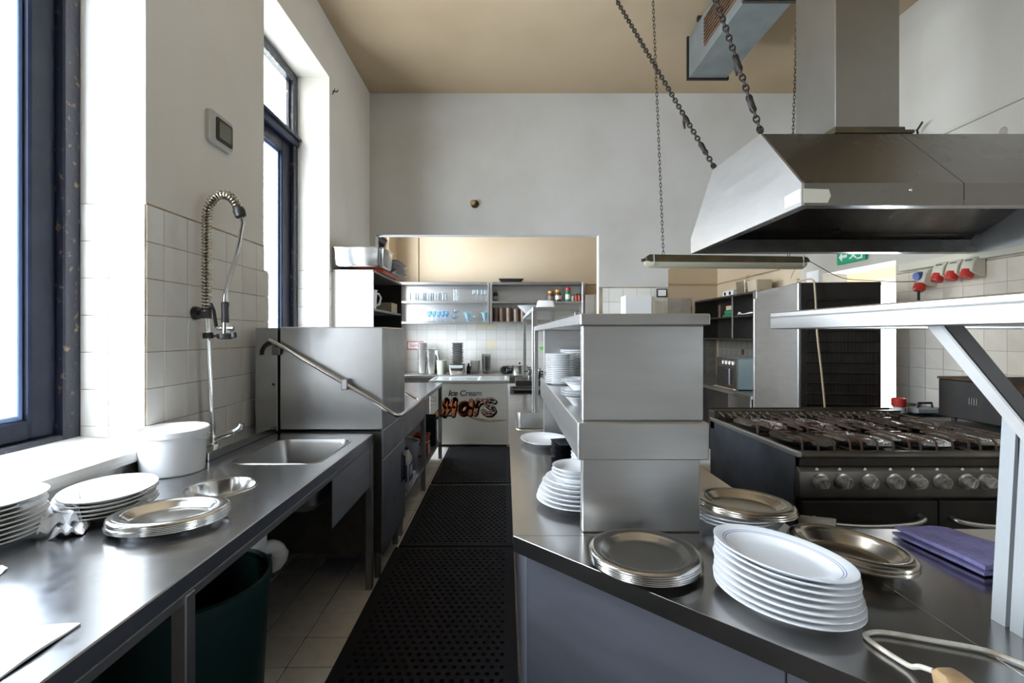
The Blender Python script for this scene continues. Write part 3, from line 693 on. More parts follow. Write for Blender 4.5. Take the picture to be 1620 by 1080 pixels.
# ------------------------------------------------------------------ bucket on the counter
bx, by = -1.333, 1.925
bu = thing('plastic_bucket', 'white lidded plastic bucket on the left counter beside the pier', 'bucket', (bx, by, CZ))
obj('bucket_body', G().lathe([(0, 0), (.105, 0), (.110, .004), (.119, .135), (.119, .15), (.124, .15), (.124, .158), (.116, .158), (.105, .01), (0, .01)], (bx, by, CZ), 40), 'plastic_white', bu)
obj('lid', G().lathe([(.121, .150), (.127, .150), (.1275, .172), (.123, .176), (.118, .172), (.112, .166), (0, .168)], (bx, by, CZ), 40), 'plastic_white', bu)
obj('bail_handle', G().tube([(bx+.124*math.cos(a), by+.124*math.sin(a), CZ+.145-.02*math.sin((a+.4)*2)) for a in [-.4+.16*k for k in range(9)]]+[(bx+.135, by+.02, CZ+.15)], .0035, 6), 'plastic_white', bu)

# ------------------------------------------------------------------ plates
def plate_prof(R, h, t=.0045):
    return [(0, .0025), (.55*R, .0025), (.57*R, 0), (.60*R, 0), (.63*R, .003), (.70*R, .35*h), (.985*R, h-t*.9), (R, h-t*.35), (R*.997, h), (.975*R, h), (.74*R, .45*h+t*.6), (.66*R, t+.003), (.55*R, t), (0, t)]
def tray_prof(R, h, t=.0016):
    return [(0, 0), (.60*R, 0), (.68*R, h*.25), (.76*R, h*.66), (.80*R, h*.80), (.90*R, h*.88), (.97*R, h*.70), (.99*R, h*.55), (R, h*.55), (R, h*.66), (.98*R, h*.84), (.94*R, h*.96), (.89*R, h), (.83*R, h*.95), (.785*R, h*.80), (.75*R, h*.60), (.70*R, h*.30), (.66*R, h*.14), (.60*R, t+.0006), (0, t)]
def stack(name, base_label, cat, n, c, rx, ry, rz, h, pitch, m, prof=plate_prof, taper=None, jitter=.003, group=None, drift=(0, 0), seg=48, topm=None):
    """n things, lowest first in space; labels count from the top"""
    cache = {}
    for i in range(n):                 # i=0 lowest
        k = n-1-i
        sx = 1.0 if taper is None else taper(i)
        fx, fy = sx if isinstance(sx, tuple) else (sx, sx)
        key = (round(fx, 3), round(fy, 3))
        if key not in cache:
            me = mesh_of(name, G().lathe(prof(1.0, h), (0, 0, 0), seg, rx*fx, ry*fy), smooth=40); me.materials.append(M[m] if isinstance(m, str) else m); cache[key] = me
        me = cache[key]
        if topm and k == 0:
            me = me.copy(); me.materials.clear(); me.materials.append(topm)
        o = bpy.data.objects.new(name, me); COL.objects.link(o)
        o.location = (c[0]+drift[0]*i+random.uniform(-jitter, jitter), c[1]+drift[1]*i+random.uniform(-jitter, jitter), c[2]+pitch*i)
        o.rotation_euler = (0, 0, rz+random.uniform(-.03, .03))
        o['label'] = base_label.replace('#', ordn(k, n)); o['category'] = cat; o['group'] = group or base_label.replace(' #', '').replace('#', '')
def norm_prof(fn): return lambda R, h: [(r, z) for r, z in fn(1.0, h)]
PL, TR = norm_prof(plate_prof), norm_prof(tray_prof)
IZ = .86
# left counter
stack('dinner_plate', 'white round plate, # of the tall stack at the left edge', 'plate', 9, (-1.385, 1.262, CZ+.0003), .134, .134, 0, .022, .012, 'porcelain_warm', PL, group='round plates on the left counter')
stack('oval_plate', 'white oval plate, # in the left counter stack', 'plate', 5, (-1.225, 1.485, CZ+.0003), .152, .122, math.radians(112), .03, .0115, 'porcelain_warm', PL, group='white oval plates on the left counter', drift=(-.001, 0))
stack('steel_platter', 'oval steel platter, # in the stack beside the round chute', 'platter', 5, (-.968, 1.385, CZ+.0003), .152, .122, math.radians(20), .026, .0045, 'steel_bright', TR, group='steel platters on the left counter', jitter=.002)
# island, right-hand stacks
tp = lambda i: [(1.0, 1.0), (1.0, .99), (.995, .96), (.99, .92), (1.0, .84), (1.0, .80), (1.01, .78), (1.015, .775)][i]
stack('oval_plate', 'white oval plate, front island stack, #', 'plate', 8, (.562, .972, IZ+.0003), .140, .1175, math.radians(-61), .024, .0112, 'porcelain', PL, taper=tp, jitter=.002, group='white oval plates at the front of the island', drift=(-.0006, .0012), topm=ring_print('blue_ringed_porcelain', .142, .091))
stack('steel_platter', 'round steel platter before the gantry end panel, #', 'platter', 5, (.326, 1.128, IZ+.0003), .128, .126, 0, .020, .0045, 'platter_steel', TR, group='steel platters before the end panel', jitter=.002)
stack('oval_plate', 'white plate under the platters right of the gantry, #', 'plate', 3, (.655, 1.385, IZ+.0003), .125, .118, math.radians(-30), .024, .010, 'porcelain', PL, group='white plates under the steel platters')
stack('steel_platter', 'stained steel platter right of the gantry, #', 'platter', 3, (.672, 1.352, IZ+.045), .130, .108, math.radians(-38), .022, .005, 'platter_old', TR, group='steel platters right of the end panel')
stack('steel_dish', 'deep oval steel dish beside the purple cloth, #', 'dish', 3, (.820, 1.150, IZ+.0003), .135, .100, math.radians(-58), .034, .005, 'platter_old', TR, group='oval steel dishes beside the purple cloth')
# island, left side behind the end panel
tp2 = lambda i: [1.0, .97, .93, .88, .84, .78, .62, .60, .58][i]
stack('round_plate', 'white plate, # of the tapering stack behind the island end panel', 'plate', 9, (.228, 1.535, IZ+.0003), .132, .132, 0, .024, .0125, 'porcelain', PL, taper=tp2, group='tapering stack of white plates on the island')
stack('bowl', 'small white bowl, # of the short stack under the heated shelf', 'bowl', 5, (.315, 1.90, IZ+.0003), .055, .055, 0, .035, .014, 'porcelain', PL, group='small white bowls under the heated shelf', seg=28)
def sq_prof_stack():
    for i in range(8):
        g = G().loft([rr(0, 0, .036, .042, .01, 0, 2), rr(0, 0, .056, .066, .012, .0105, 2), rr(0, 0, .06, .07, .012, .012, 2), rr(0, 0, .057, .067, .012, .012, 2), rr(0, 0, .034, .040, .01, .003, 2)])
        o = solo('square_dish', 'small black square dish, %s of the dark stack on the island' % ordn(7-i, 8), 'dish', g, 'black_china', (.272+random.uniform(-.002, .002), 2.105, IZ+.0003+i*.0085), 'black square dishes on the island', .2+random.uniform(-.04, .04), True)
sq_prof_stack()
stack('oval_plate', 'single white oval plate on the island left side before the inset pan', 'plate', 1, (.190, 2.375, IZ+.0003), .145, .118, math.radians(100), .028, .01, 'porcelain', PL, group='single oval plate')
# on the heated shelf
stack('side_plate', 'small white plate, nearer heated shelf stack, #', 'plate', 17, (.262, 2.30, 1.1643), .073, .073, 0, .012, .0083, 'porcelain', PL, jitter=.002, group='nearer stack of small plates on the heated shelf', seg=28)
stack('side_plate', 'small white plate, farther heated shelf stack, #', 'plate', 18, (.372, 2.47, 1.1643), .09, .09, 0, .012, .0086, 'porcelain', PL, jitter=.002, group='farther stack of small plates on the heated shelf', seg=28)
cupb = lambda R, h: [(0, 0), (.45, 0), (.5, .1*h), (.85, .7*h), (1.0, .95*h), (1.0, h), (.95, h), (.8, .7*h), (.42, .15*h), (0, .13*h)]
for i, (z, s, hh) in enumerate(((0, .046, .03), (.0275, .062, .012), (.0365, .0625, .012), (.0455, .062, .012), (.052, .044, .022), (.0695, .062, .012), (.0785, .063, .012))):
    g = G().lathe([(r*s, zz) for r, zz in cupb(1, hh)], (0, 0, 0), 28)
    solo('soup_cup', 'white cup or saucer stacked by the heated shelf front, %s' % ordn(6-i, 7), 'cup', g, 'porcelain', (.245, 1.60, 1.1643+z), 'white cups and saucers by the heated shelf front', 0, True)

# ------------------------------------------------------------------ island
isl = thing('island_counter', 'steel island counter with a chamfered corner, right of the aisle', 'counter', (.45, 1.6, 0))
a = obj('worktop', G().prism([(.02, 5.3), (.02, 1.2915), (.80, 1.2915), (.80, 5.3)], IZ-.042, IZ, 'z', .0006), 'island_top', isl, 'long rear section of the steel worktop')
c = cutter(G().loft([rr(.20, 3.02, .128, .30, .03, .7), rr(.20, 3.02, .128, .30, .03, 1.0)]))
cut(a, [c])
for q in a.data.polygons: q.use_smooth = False
obj('worktop', G().prism([(.02, 1.29), (.8185, .4915), (.8185, 1.29)], IZ-.042, IZ, 'z', .0006), 'island_top', isl, 'chamfered corner section of the steel worktop')
obj('worktop', G().prism([(.82, .49), (.96, .35), (2.2, .35), (2.2, 1.335), (.82, 1.335)], IZ-.042, IZ, 'z', .0006), 'island_top', isl, 'right-hand section of the steel worktop')
obj('inset_pan', G().loft([rr(.20, 3.02, .14, .312, .035, IZ+.0005), rr(.20, 3.02, .138, .310, .035, IZ+.004), rr(.20, 3.02, .125, .297, .03, IZ+.002), rr(.20, 3.02, .118, .29, .03, IZ-.10), rr(.20, 3.02, .11, .28, .03, IZ-.105), rr(.20, 3.02, .02, .02, .019, IZ-.1055), rr(.20, 3.02, .02, .02, .019, IZ-.108), rr(.20, 3.02, .11, .28, .03, IZ-.1095), rr(.20, 3.02, .121, .293, .03, IZ-.10), rr(.20, 3.02, .127, .299, .03, IZ-.04)], close=True), 'steel_bright', isl, 'shiny pan set into the worktop')
M['panel_blue'] = mat('blue_grey_steel_panel', (.30, .31, .36), .42, .9, color2=(.25, .26, .31), scale=5, stretch=(1, 1, 5), lo=.35, hi=.7, rvar=.06)
obj('side_panel', G().box(.058, .075, 1.318, 5.25, .04, IZ-.042, .002), 'panel_blue', isl)
cp_ = [(.060, 1.312), (.505, .867), (.519, .881), (.074, 1.326)]
obj('front_panel', G().prism(cp_, .04, IZ-.042, 'z', .0015), 'panel_blue', isl, 'blue-grey chamfer panel')
obj('front_panel', G().prism([(.5065, .8655), (.987, .385), (1.0, .40), (.5205, .8795)], .04, IZ-.042, 'z', .0015), 'panel_blue', isl, 'second chamfer panel')
obj('inner_panel', G().box(.77, .785, 1.34, 5.25, .04, IZ-.042).box(.80, 2.2, 1.30, 1.315, .04, IZ-.042), 'steel_dark', isl)
obj('plinth', G().box(.10, .75, 1.35, 5.2, 0, .05).prism([(.12, 1.33), (1.05, .42), (2.1, .42), (2.1, 1.28)], 0, .05), 'black_metal', isl)

# gantry over the island: heated shelf, end panels, top shelf
ga = thing('plate_gantry', 'steel shelf gantry with square end panel standing on the island', 'shelf unit', (.37, 2.2, IZ))
def endpanel(y0, y1):
    obj('end_panel', G().box(.209, .531, y0, y1, IZ+.0005, 1.065, .003), 'steel_v', ga); obj('end_panel', G().box(.209, .540, y0, y1, 1.164, 1.425, .003), 'steel_v', ga)
endpanel(1.311, 1.345); endpanel(2.63, 2.665)
obj('heated_shelf', G().box(.192, .543, 1.28, 2.66, 1.065, 1.164, .003), 'steel_v', ga, 'thick heated middle shelf')
obj('top_shelf', G().box(.199, .546, 1.28, 3.38, 1.425, 1.456, .003), 'steel', ga)
for x in (.199, .512): obj('post', G().box(x, x+.028, 3.34, 3.368, IZ+.0005, 1.426, .002), 'steel', ga)
# second, higher shelf further back
hs_ = thing('over_shelf', 'pale steel over-shelf on slim legs at the far end of the island', 'shelf unit', (.36, 4.35, IZ))
obj('shelf_top', G().box(.19, .53, 3.42, 5.28, 1.567, 1.597, .003), 'steel', hs_)
for x in (.19, .495):
    for yy in (3.44, 5.22): obj('leg', G().box(x, x+.035, yy, yy+.035, IZ+.0005, 1.568, .002), 'steel', hs_)
solo('plastic_tub', 'white upturned tub on the far over-shelf', 'tub', G().loft([rr(0, 0, .075, .075, .02, 0), rr(0, 0, .06, .06, .02, .06), rr(0, 0, .055, .055, .02, .065)]), 'plastic_white', (.31, 3.75, 1.5973), local=True)
solo('serving_bowl', 'white fluted bowl tilted on the left edge of the far over-shelf', 'bowl', G().lathe([(0, 0), (.05, 0), (.10, .05), (.125, .075), (.12, .075), (.095, .052), (.045, .006), (0, .006)], (0, 0, 0), 32), 'porcelain', (.235, 4.55, 1.5973), local=True)
# far island end: range with pans, black tray
hp2 = thing('hotplate', 'low black hotplate at the far end of the island', 'hotplate', (.30, 5.0, IZ))
obj('hotplate_body', G().box(.10, .60, 4.85, 5.20, IZ+.02, IZ+.075, .006), 'black_metal', hp2)
for x in (.14, .56):
    for yy in (4.89, 5.16): obj('foot', G().cyl((x, yy, IZ+.0003), (x, yy, IZ+.025), .015, seg=10), 'black', hp2)
gn_closed('black_tray', 'shallow black tray on the island before the hotplate', (.19, 4.62, IZ+.0003), .15, .16, .025, 'black_metal', .02, cat='tray')

# over-shelf on the right with its brace and posts
os_ = thing('pass_shelf', 'bright steel pass shelf with a diagonal brace over the right counter', 'shelf unit', (1.0, .85, IZ))
obj('shelf_plate', G().box(.71, 2.2, .28, 1.29, 1.444, 1.459, .003), 'steel', os_)
g = G(); g.box(.71, .722, .28, 1.29, 1.4145, 1.445, .002); g.box(.722, 2.2, 1.278, 1.29, 1.4145, 1.445, .002); g.box(.722, 2.2, .28, .292, 1.4145, 1.445, .002)
obj('shelf_lip', g, 'steel', os_)
obj('under_rail', G().box(.78, 2.1, .60, .64, 1.418, 1.444).box(.78, 2.1, 1.0, 1.04, 1.418, 1.444), 'steel_dark', os_)
def bar(p0, p1, w, d, m, name, parent):
    p0, p1 = Vector(p0), Vector(p1); L = (p1-p0).length; dr = (p1-p0).normalized(); yv = Vector((0, 1, 0)); side = yv.cross(dr).normalized()
    mt = Matrix((side, yv, dr)).transposed().to_4x4(); mt.translation = p0
    return obj(name, G().box(-w/2, w/2, -d/2, d/2, 0, L, .002, mt), m, parent)
bar((.735, .836, 1.430), (.955, .836, 1.165), .005, .030, 'white_paint', 'brace', os_)  # white strip paints in the light on the brace's window side
bar((.735+.0128, .837, 1.430+.0105), (.955+.0128, .837, 1.165+.0105), .028, .028, 'black_metal', 'brace_shaded_face', os_)  # black strip paints in the shade on the brace's front face
def post(y0, y1, x0):
    g = G().loft([[(x0, y0, IZ+.0003), (x0+.04, y0, IZ+.0003), (x0+.04, y1, IZ+.0003), (x0, y1, IZ+.0003)], [(x0+.023, y0, 1.28), (x0+.063, y0, 1.28), (x0+.063, y1, 1.28), (x0+.023, y1, 1.28)]])
    obj('post', g, 'grey_paint', os_, smooth=0)
post(.886, .912, .921); post(.854, .876, .919)
obj('post_web', G().box(.945, .975, .87, .89, IZ+.0003, 1.28), 'black', os_)
obj('board', G().prism([(.895, .90), (.93, .868), (1.4, .86), (1.4, 1.05), (1.015, 1.03)], 1.2875, 1.309, 'z', .004).prism([(.935, .91), (.97, .88), (1.4, .875), (1.4, 1.04), (1.02, 1.0)], 1.2805, 1.2875), 'wood', os_, 'scorched brown board on the posts')

# loose things on the right counter
g = G(); nx, ny = 22, 12; vs = []; fs = []
def cloth_grid(corners, nx, ny, zf):
    vs, fs = [], []
    A, B, C, D = [Vector(c) for c in corners]
    for j in range(ny+1):
        for i in range(nx+1):
            u, v = i/nx, j/ny; p = A.lerp(B, u).lerp(D.lerp(C, u), v); vs.append((p.x, p.y, p.z+zf(u, v)))
    n1 = len(vs)
    for j in range(ny):
        for i in range(nx): q = j*(nx+1)+i; fs.append((q, q+1, q+nx+2, q+nx+1))
    return vs, fs
def thick_cloth(corners, nx, ny, zf, t, zb):
    vs, fs = cloth_grid(corners, nx, ny, lambda u, v: zf(u, v)+t); n = len(vs)
    v2, f2 = cloth_grid(corners, nx, ny, lambda u, v: max(zf(u, v)*.6, 0)+.0004)
    allv = vs+v2; allf = fs+[tuple(i+n for i in f[::-1]) for f in f2]
    def rim(idx):
        for a, b in zip(idx, idx[1:]): allf.append((a, a+n, b+n, b))
    w = nx+1
    rim(list(range(0, w))); rim([j*w+nx for j in range(ny+1)]); rim([ny*w+i for i in range(nx, -1, -1)]); rim([j*w for j in range(ny, -1, -1)])
    return G().faces(allv, allf)
def zpurple(u, v): return .004*math.sin(7*u+3*v)+.004*math.sin(5*v+1)+.004*(1-u)*v
pc = thing('folded_cloth', 'folded purple microfibre cloth on the right-hand counter', 'cloth', (1.10, 1.17, IZ))
obj('upper_fold', thick_cloth([(1.045, 1.278, IZ+.012), (1.02, 1.262, IZ+.012), (1.055, 1.082, IZ+.012), (1.21, 1.235, IZ+.012)][:0] or [(1.06, 1.062, IZ+.014), (1.235, 1.085, IZ+.014), (1.185, 1.285, IZ+.014), (1.045, 1.29, IZ+.014)], 20, 12, lambda u, v: .006+zpurple(u, v)*.6, .006, 0), 'cloth_purple', pc)
obj('lower_fold', thick_cloth([(1.062, 1.066, IZ+.0005), (1.24, 1.09, IZ+.0005), (1.19, 1.288, IZ+.0005), (1.04, 1.293, IZ+.0005)], 20, 12, lambda u, v: .004+abs(zpurple(u, v))*.3, .005, 0), 'cloth_purple', pc)
cbp = [(.655, .735, .885), (.652, .755, .878), (.650, .770, .868), (.645, .791, .866), (.638, .820, .866), (.636, .845, .866), (.645, .858, .866), (.679, .862, .866), (.749, .838, .866), (.812, .812, .866), (.839, .777, .866), (.90, .70, .866), (1.1, .62, .866), (1.4, .60, .866)]
ec = thing('power_cable', 'off-white cable with a brown plug lying on the front counter', 'cable', (.75, .82, IZ))
obj('cord', G().tube(smoothpath(cbp), .0042, 8), 'cable_white', ec)
obj('plug', G().loft([rr(.662, .700, .021, .018, .006, IZ+.0005), rr(.662, .70, .024, .021, .007, IZ+.02), rr(.66, .705, .022, .02, .007, IZ+.034), rr(.658, .71, .014, .012, .006, IZ+.04)]), 'plug', ec, 'brown plug')
g = G(); cc = Vector((.835, 1.285, IZ+.028)); dv = Vector((.75, -.55, 0)).normalized()
g.tube([cc-dv*.045, cc-dv*.04, cc+dv*.03, cc+dv*.04, cc+dv*.04, cc+dv*.03, cc-dv*.03], [.010, .020, .027, .027, .025, .024, .014], 24)
solo('metal_cup', 'stained grey cup lying on its side behind the white plates', 'cup', g, 'cup_grey', (.835, 1.285, IZ))

# film and cloth on the left counter
def crumple(name, label, cat, corners, nx, ny, amp, seed, loc, m, t=.001, base=.0):
    rnd = random.Random(seed); ph = [(rnd.uniform(4, 14), rnd.uniform(4, 14), rnd.uniform(0, 6)) for _ in range(5)]
    def z(u, v):
        s = sum(math.sin(a*u+b*v+c) for a, b, c in ph)/5
        return base+amp*(abs(s)+.12)*(1.0 if .02 < u < .98 else .5)
    return solo(name, label, cat, thick_cloth(corners, nx, ny, z, t, 0), m, loc, smooth=20)
crumple('plastic_film', 'crumpled clear film between the white plate stacks', 'film', [(-1.255, 1.285, CZ), (-1.185, 1.345, CZ), (-1.30, 1.47, CZ+.03), (-1.36, 1.42, CZ+.03)], 16, 16, .085, 3, (-1.27, 1.38, CZ), 'film')
crumple('plastic_film', 'flattened clear film strip sticking out by the oval plates', 'film', [(-1.215, 1.275, CZ), (-1.15, 1.305, CZ), (-1.185, 1.375, CZ), (-1.25, 1.35, CZ)], 12, 10, .035, 23, (-1.2, 1.33, CZ), 'film')
crumple('plastic_film', 'thin plastic scrap lying before the round plate stack', 'film', [(-1.27, 1.03, CZ), (-1.13, 1.05, CZ), (-1.16, 1.12, CZ), (-1.28, 1.10, CZ)], 10, 6, .014, 5, (-1.2, 1.07, CZ), 'film')
crumple('kitchen_towel', 'white towel spread at the bottom left of the counter', 'towel', [(-1.30, .35, CZ), (-.80, .60, CZ), (-.80, .905, CZ), (-1.30, .80, CZ)], 30, 24, .022, 11, (-1.05, .65, CZ), 'cloth_white', .003)
# bin below
bi = thing('waste_bin', 'round dark green waste bin under the left counter', 'bin', (-1.0, 1.52, 0))
obj('bin_body', G().lathe([(0, 0), (.195, 0), (.20, .01), (.228, .60), (.222, .60), (.194, .015), (0, .015)], (-1.0, 1.52, 0), 40), 'bin_green', bi)
obj('bin_rim', G().lathe([(.224, .595), (.236, .60), (.236, .625), (.226, .63), (.220, .62)], (-1.0, 1.52, 0), 40, closed=True), 'bin_green', bi)

# ------------------------------------------------------------------ rubber mats
def rubber_mat(label, x0, x1, y0, y1):
    g = G(); p = .04; zt = .016; b = .03; r = .0112
    nx = int((x1-x0-2*b)/p); ny = int((y1-y0-2*b)/p); ox = x0+(x1-x0-nx*p)/2; oy = y0+(y1-y0-ny*p)/2
    vs, fs = [], []
    for j in range(ny):
        sh = 0 if j % 2 == 0 else p/2; m_ = nx if j % 2 == 0 else nx-1
        yc = oy+(j+.5)*p
        if sh:
            for (xa, xb) in ((ox, ox+sh), (ox+nx*p-sh, ox+nx*p)):
                q = len(vs); vs += [(xa, yc-p/2, zt), (xb, yc-p/2, zt), (xb, yc+p/2, zt), (xa, yc+p/2, zt)]; fs.append((q, q+1, q+2, q+3))
        for i in range(m_):
            xc = ox+sh+(i+.5)*p; q = len(vs)
            for k in range(8):
                a = PI/8+k*PI/4; ca, sa = math.cos(a), math.sin(a); s = (p/2)/max(abs(ca), abs(sa))
                # outer square points at the corners and sides
                aa = k*PI/4; cx_, sx_ = math.cos(aa), math.sin(aa); s2 = (p/2)/max(abs(cx_), abs(sx_))
                vs.append((xc+cx_*s2, yc+sx_*s2, zt)); vs.append((xc+cx_*r, yc+sx_*r, zt)); vs.append((xc+cx_*r, yc+sx_*r, .002))
            for k in range(8):
                a, b_ = q+3*k, q+3*((k+1) % 8)
                fs += [(a, b_, b_+1, a+1), (a+1, b_+1, b_+2, a+2)]
    g.faces(vs, fs)
    for (xa, xb, ya, yb) in ((x0, ox, y0, y1), (ox+nx*p, x1, y0, y1), (ox, ox+nx*p, y0, oy), (ox, ox+nx*p, oy+ny*p, y1)):
        g.box(xa, xb, ya, yb, .001, zt)
    t = thing('rubber_mat', label, 'mat', ((x0+x1)/2, (y0+y1)/2, 0))
    obj('mesh_top', g, 'rubber', t, smooth=0); obj('underside', G().box(x0+.004, x1-.004, y0+.004, y1-.004, .0004, .003), 'mat_shade', t, smooth=0)
rubber_mat('nearest black perforated rubber mat in the aisle', -.72, .05, 1.15, 3.13)
rubber_mat('middle black perforated rubber mat in the aisle', -.70, .05, 3.15, 4.44)
rubber_mat('farthest black perforated rubber mat, before the ice cream freezer', -.70, .05, 4.50, 5.93)

# ------------------------------------------------------------------ stove
st = thing('gas_range', 'dark steel gas range with eight knobs under the hood', 'stove', (1.88, 2.65, 0))
sx0, sx1, sy0, sy1 = 1.32, 2.45, 2.18, 3.10
obj('body', G().box(sx0+.01, sx1, sy0+.03, sy1, .10, .80, .004), 'steel_dark', st)
obj('side_panel', G().box(sx0, sx0+.01, sy0+.02, sy1, .10, .845, .003), 'range_side', st, 'blue-grey side panel')
obj('side_trim', G().box(sx0-.004, sx0+.02, sy0-.01, sy1, .845, .868, .003), 'steel', st)
obj('cooktop', G().box(sx0+.02, sx1, sy0+.02, sy1-.06, .80, .850, .003), 'steel_dark', st)
obj('front_nosing', G().prism([(sy0-.012, .838), (sy0-.018, .852), (sy0-.006, .866), (sy0+.035, .866), (sy0+.035, .80), (sy0+.012, .80), (sy0+.008, .835)], sx0+.02, sx1, 'x', .002), 'steel_dark', st)
cpn = obj('control_panel', G().prism([(sy0-.012, .78), (sy0-.012, .665), (sy0+.03, .66), (sy0+.03, .80), (sy0+.004, .80)], sx0+.005, sx1, 'x', .003), 'steel_dark', st)
for i, kx in enumerate((1.420, 1.523, 1.638, 1.753, 1.854, 1.964, 2.079, 2.166)):
    k = obj('knob', G().tube([(kx, sy0-.012, .738), (kx, sy0-.018, .738), (kx, sy0-.020, .738), (kx, sy0-.045, .738), (kx, sy0-.048, .738)], [.036, .036, .028, .026, .022], 22), 'knob', st)
    a = (-.4, .2, .5, .1, .9, -.2, .4, .8)[i]; mt = Matrix.Translation((kx, sy0-.05, .738)) @ Matrix.Rotation(a, 4, 'Y')
    obj('knob_bar', G().box(-.006, .006, -.006, .004, -.022, .022, .002, mt), 'knob', k)
    mt = Matrix.Translation((kx-.012, sy0-.0065, .790)) @ Matrix.Rotation(PI/4, 4, 'Y')
    obj('flame_mark', G().box(-.006, .006, -.001, .001, -.006, .006, 0, mt), 'white_print', st)
# oven doors
for (xa, xb) in ((sx0+.02, 1.955), (1.96, sx1)):
    d = obj('oven_door', G().box(xa, xb, sy0-.012, sy0+.03, .17, .648, .006), 'black_metal', st)
    obj('door_handle', G().tube(smoothpath([(xa+.05, sy0-.014, .575), (xa+.055, sy0-.045, .570), (xa+.12, sy0-.058, .560), ((xa+xb)/2-.03, sy0-.062, .553), (xb-.16, sy0-.058, .562), (xb-.095, sy0-.045, .578), (xb-.09, sy0-.014, .585)], 5), .0105, 10), 'steel', d, 'curved steel handle')
obj('plinth', G().box(sx0+.02, sx1, sy0+.05, sy1-.05, 0, .10), 'black', st)
# rear flue with slanted slots
fl = obj('flue_grille', G().box(sx0, 2.50, sy1-.06, sy1+.03, .80, .915, .003), 'steel_dark', st)
for i in range(26):
    x = sx0+.05+i*.0425
    if i in (8, 9, 17): continue
    mt = Matrix.Translation((x, sy1-.0635, .892)) @ Matrix.Rotation(-.85, 4, 'Y')
    obj('slat', G().box(-.0035, .0035, -.004, .003, -.027, .027, 0, mt), 'box_cream', fl, smooth=0)
obj('flue_edge', G().box(sx0, 2.50, sy1+.027, sy1+.033, .915, .925).box(sx0, 2.50, sy1-.066, sy1-.06, .912, .92).box(sx0, 2.50, sy1-.066, sy1-.06, .862, .868), 'lamp_top', fl)
# burners and grates, four across, two deep
for j in range(2):
    for i in range(4):
        bx0 = sx0+.035+i*.275; by0 = sy0+.045+j*.40; bx1 = bx0+.262; by1 = by0+.385; mx, my = (bx0+bx1)/2, (by0+by1)/2
        bw = obj('burner', G().lathe([(0, .006), (.055, .006), (.06, .004), (.06, 0), (.036, 0), (.036, -.012), (.05, -.018), (.05, -.024), (0, -.024)][::-1], (mx, my, .8755), 20), 'iron', st)
        # foil lined drip tray
        R = []
        for s in (.122, .10, .07):
            R.append([(mx+s*1.0*math.cos(2*PI*k/20)*(1+.05*random.random()), my+s*1.5*math.sin(2*PI*k/20)*(1+.05*random.random()), .852+(.026 if s > .11 else .010 if s > .09 else 0)+random.uniform(0, .005)) for k in range(20)])
        if (i, j) in ((1, 0), (2, 0), (3, 0), (1, 1), (2, 1), (0, 1)): obj('drip_foil', G().loft(R, False, True), 'foil', st, 'crumpled foil under a burner', smooth=0)
        else: obj('drip_tray', G().loft(R, False, True), 'steel_dark', st)
        g = G(); zt = .912
        g.tube([(bx0, by0, .856), (bx1, by0, .856), (bx1, by1, .856), (bx0, by1, .856)], .005, 6, close=True)
        for k in range(4):
            x = bx0+.02+k*(bx1-bx0-.04)/3
            if k in (1, 2):
                g.tube([(x, by0, .853), (x, by0+.004, .895), (x, by0+.02, zt), (x, by0+.14, zt)], .0048, 6); g.tube([(x, by1, .853), (x, by1-.004, .895), (x, by1-.02, zt), (x, by1-.14, zt)], .0048, 6)
            else:
                g.tube([(x, by0, .853), (x, by0+.004, .895), (x, by0+.02, zt), (x, by1-.02, zt), (x, by1-.004, .895), (x, by1, .853)], .0048, 6)
        for s in (-1, 1): g.tube([(bx0+.02 if s < 0 else bx1-.02, my, zt-.002), (mx+s*.05, my, zt-.002)], .0045, 6)
        obj('pan_grate', g, 'iron', st)

# side counter right of / behind the range
sc2 = thing('side_counter', 'dark steel side counter between the range and the right wall', 'counter', (2.8, 2.9, 0))
obj('worktop', G().box(2.46, XR-.008, 2.1, 3.03, .815, .855, .003).box(2.51, XR-.008, 3.03, 3.44, .815, .855, .003), 'steel_old', sc2)
obj('cabinet_body', G().box(2.47, XR-.01, 2.14, 3.03, 0, .815).box(2.53, XR-.01, 3.03, 3.42, 0, .815), 'steel_dark', sc2)
ov = thing('countertop_oven', 'dark countertop oven with rusty top edge by the right wall', 'oven', (2.97, 2.75, .855))
obj('oven_body', G().box(2.79, 3.17, 2.35, 3.10, .88, 1.118, .006), 'black_metal', ov)
obj('oven_top', G().box(2.785, 3.175, 2.345, 3.105, 1.1185, 1.132, .003), 'rust', ov, 'rusty brown top panel')
for yy in (2.42, 3.03):
    for x in (2.83, 3.12): obj('foot', G().cyl((x, yy, .8553), (x, yy, .882), .014, seg=10), 'black', ov)
obj('vent_slots', G().box(2.786, 2.790, 2.84, 2.845, .98, 1.02).box(2.786, 2.790, 2.855, 2.86, .98, 1.02).box(2.786, 2.790, 2.87, 2.875, .98, 1.02).box(2.786, 2.790, 2.885, 2.89, .98, 1.02), 'steel_old', ov)
cb2 = solo('green_tray', 'dark green plastic tray on the side counter behind the range', 'tray', G().loft([rr(0, 0, .22, .10, .02, 0), rr(0, 0, .23, .11, .02, .022), rr(0, 0, .225, .105, .02, .022), rr(0, 0, .215, .095, .02, .004)]), 'bin_green', (2.83, 3.30, .8555), local=True)
rp = thing('industrial_plug', 'red and white industrial plug standing on the green tray', 'plug', (2.70, 3.30, .861))
obj('plug_body', G().lathe([(0, 0), (.032, 0), (.034, .04), (.038, .045), (0, .045)], (2.70, 3.30, .861), 18), 'plastic_white', rp)
obj('plug_collar', G().lathe([(.036, .045), (.042, .05), (.042, .10), (.034, .105), (0, .09)], (2.70, 3.30, .861), 18), 'red', rp)
gb = thing('lidded_box', 'small grey-green box with a carry handle on the green tray', 'box', (2.86, 3.30, .861))
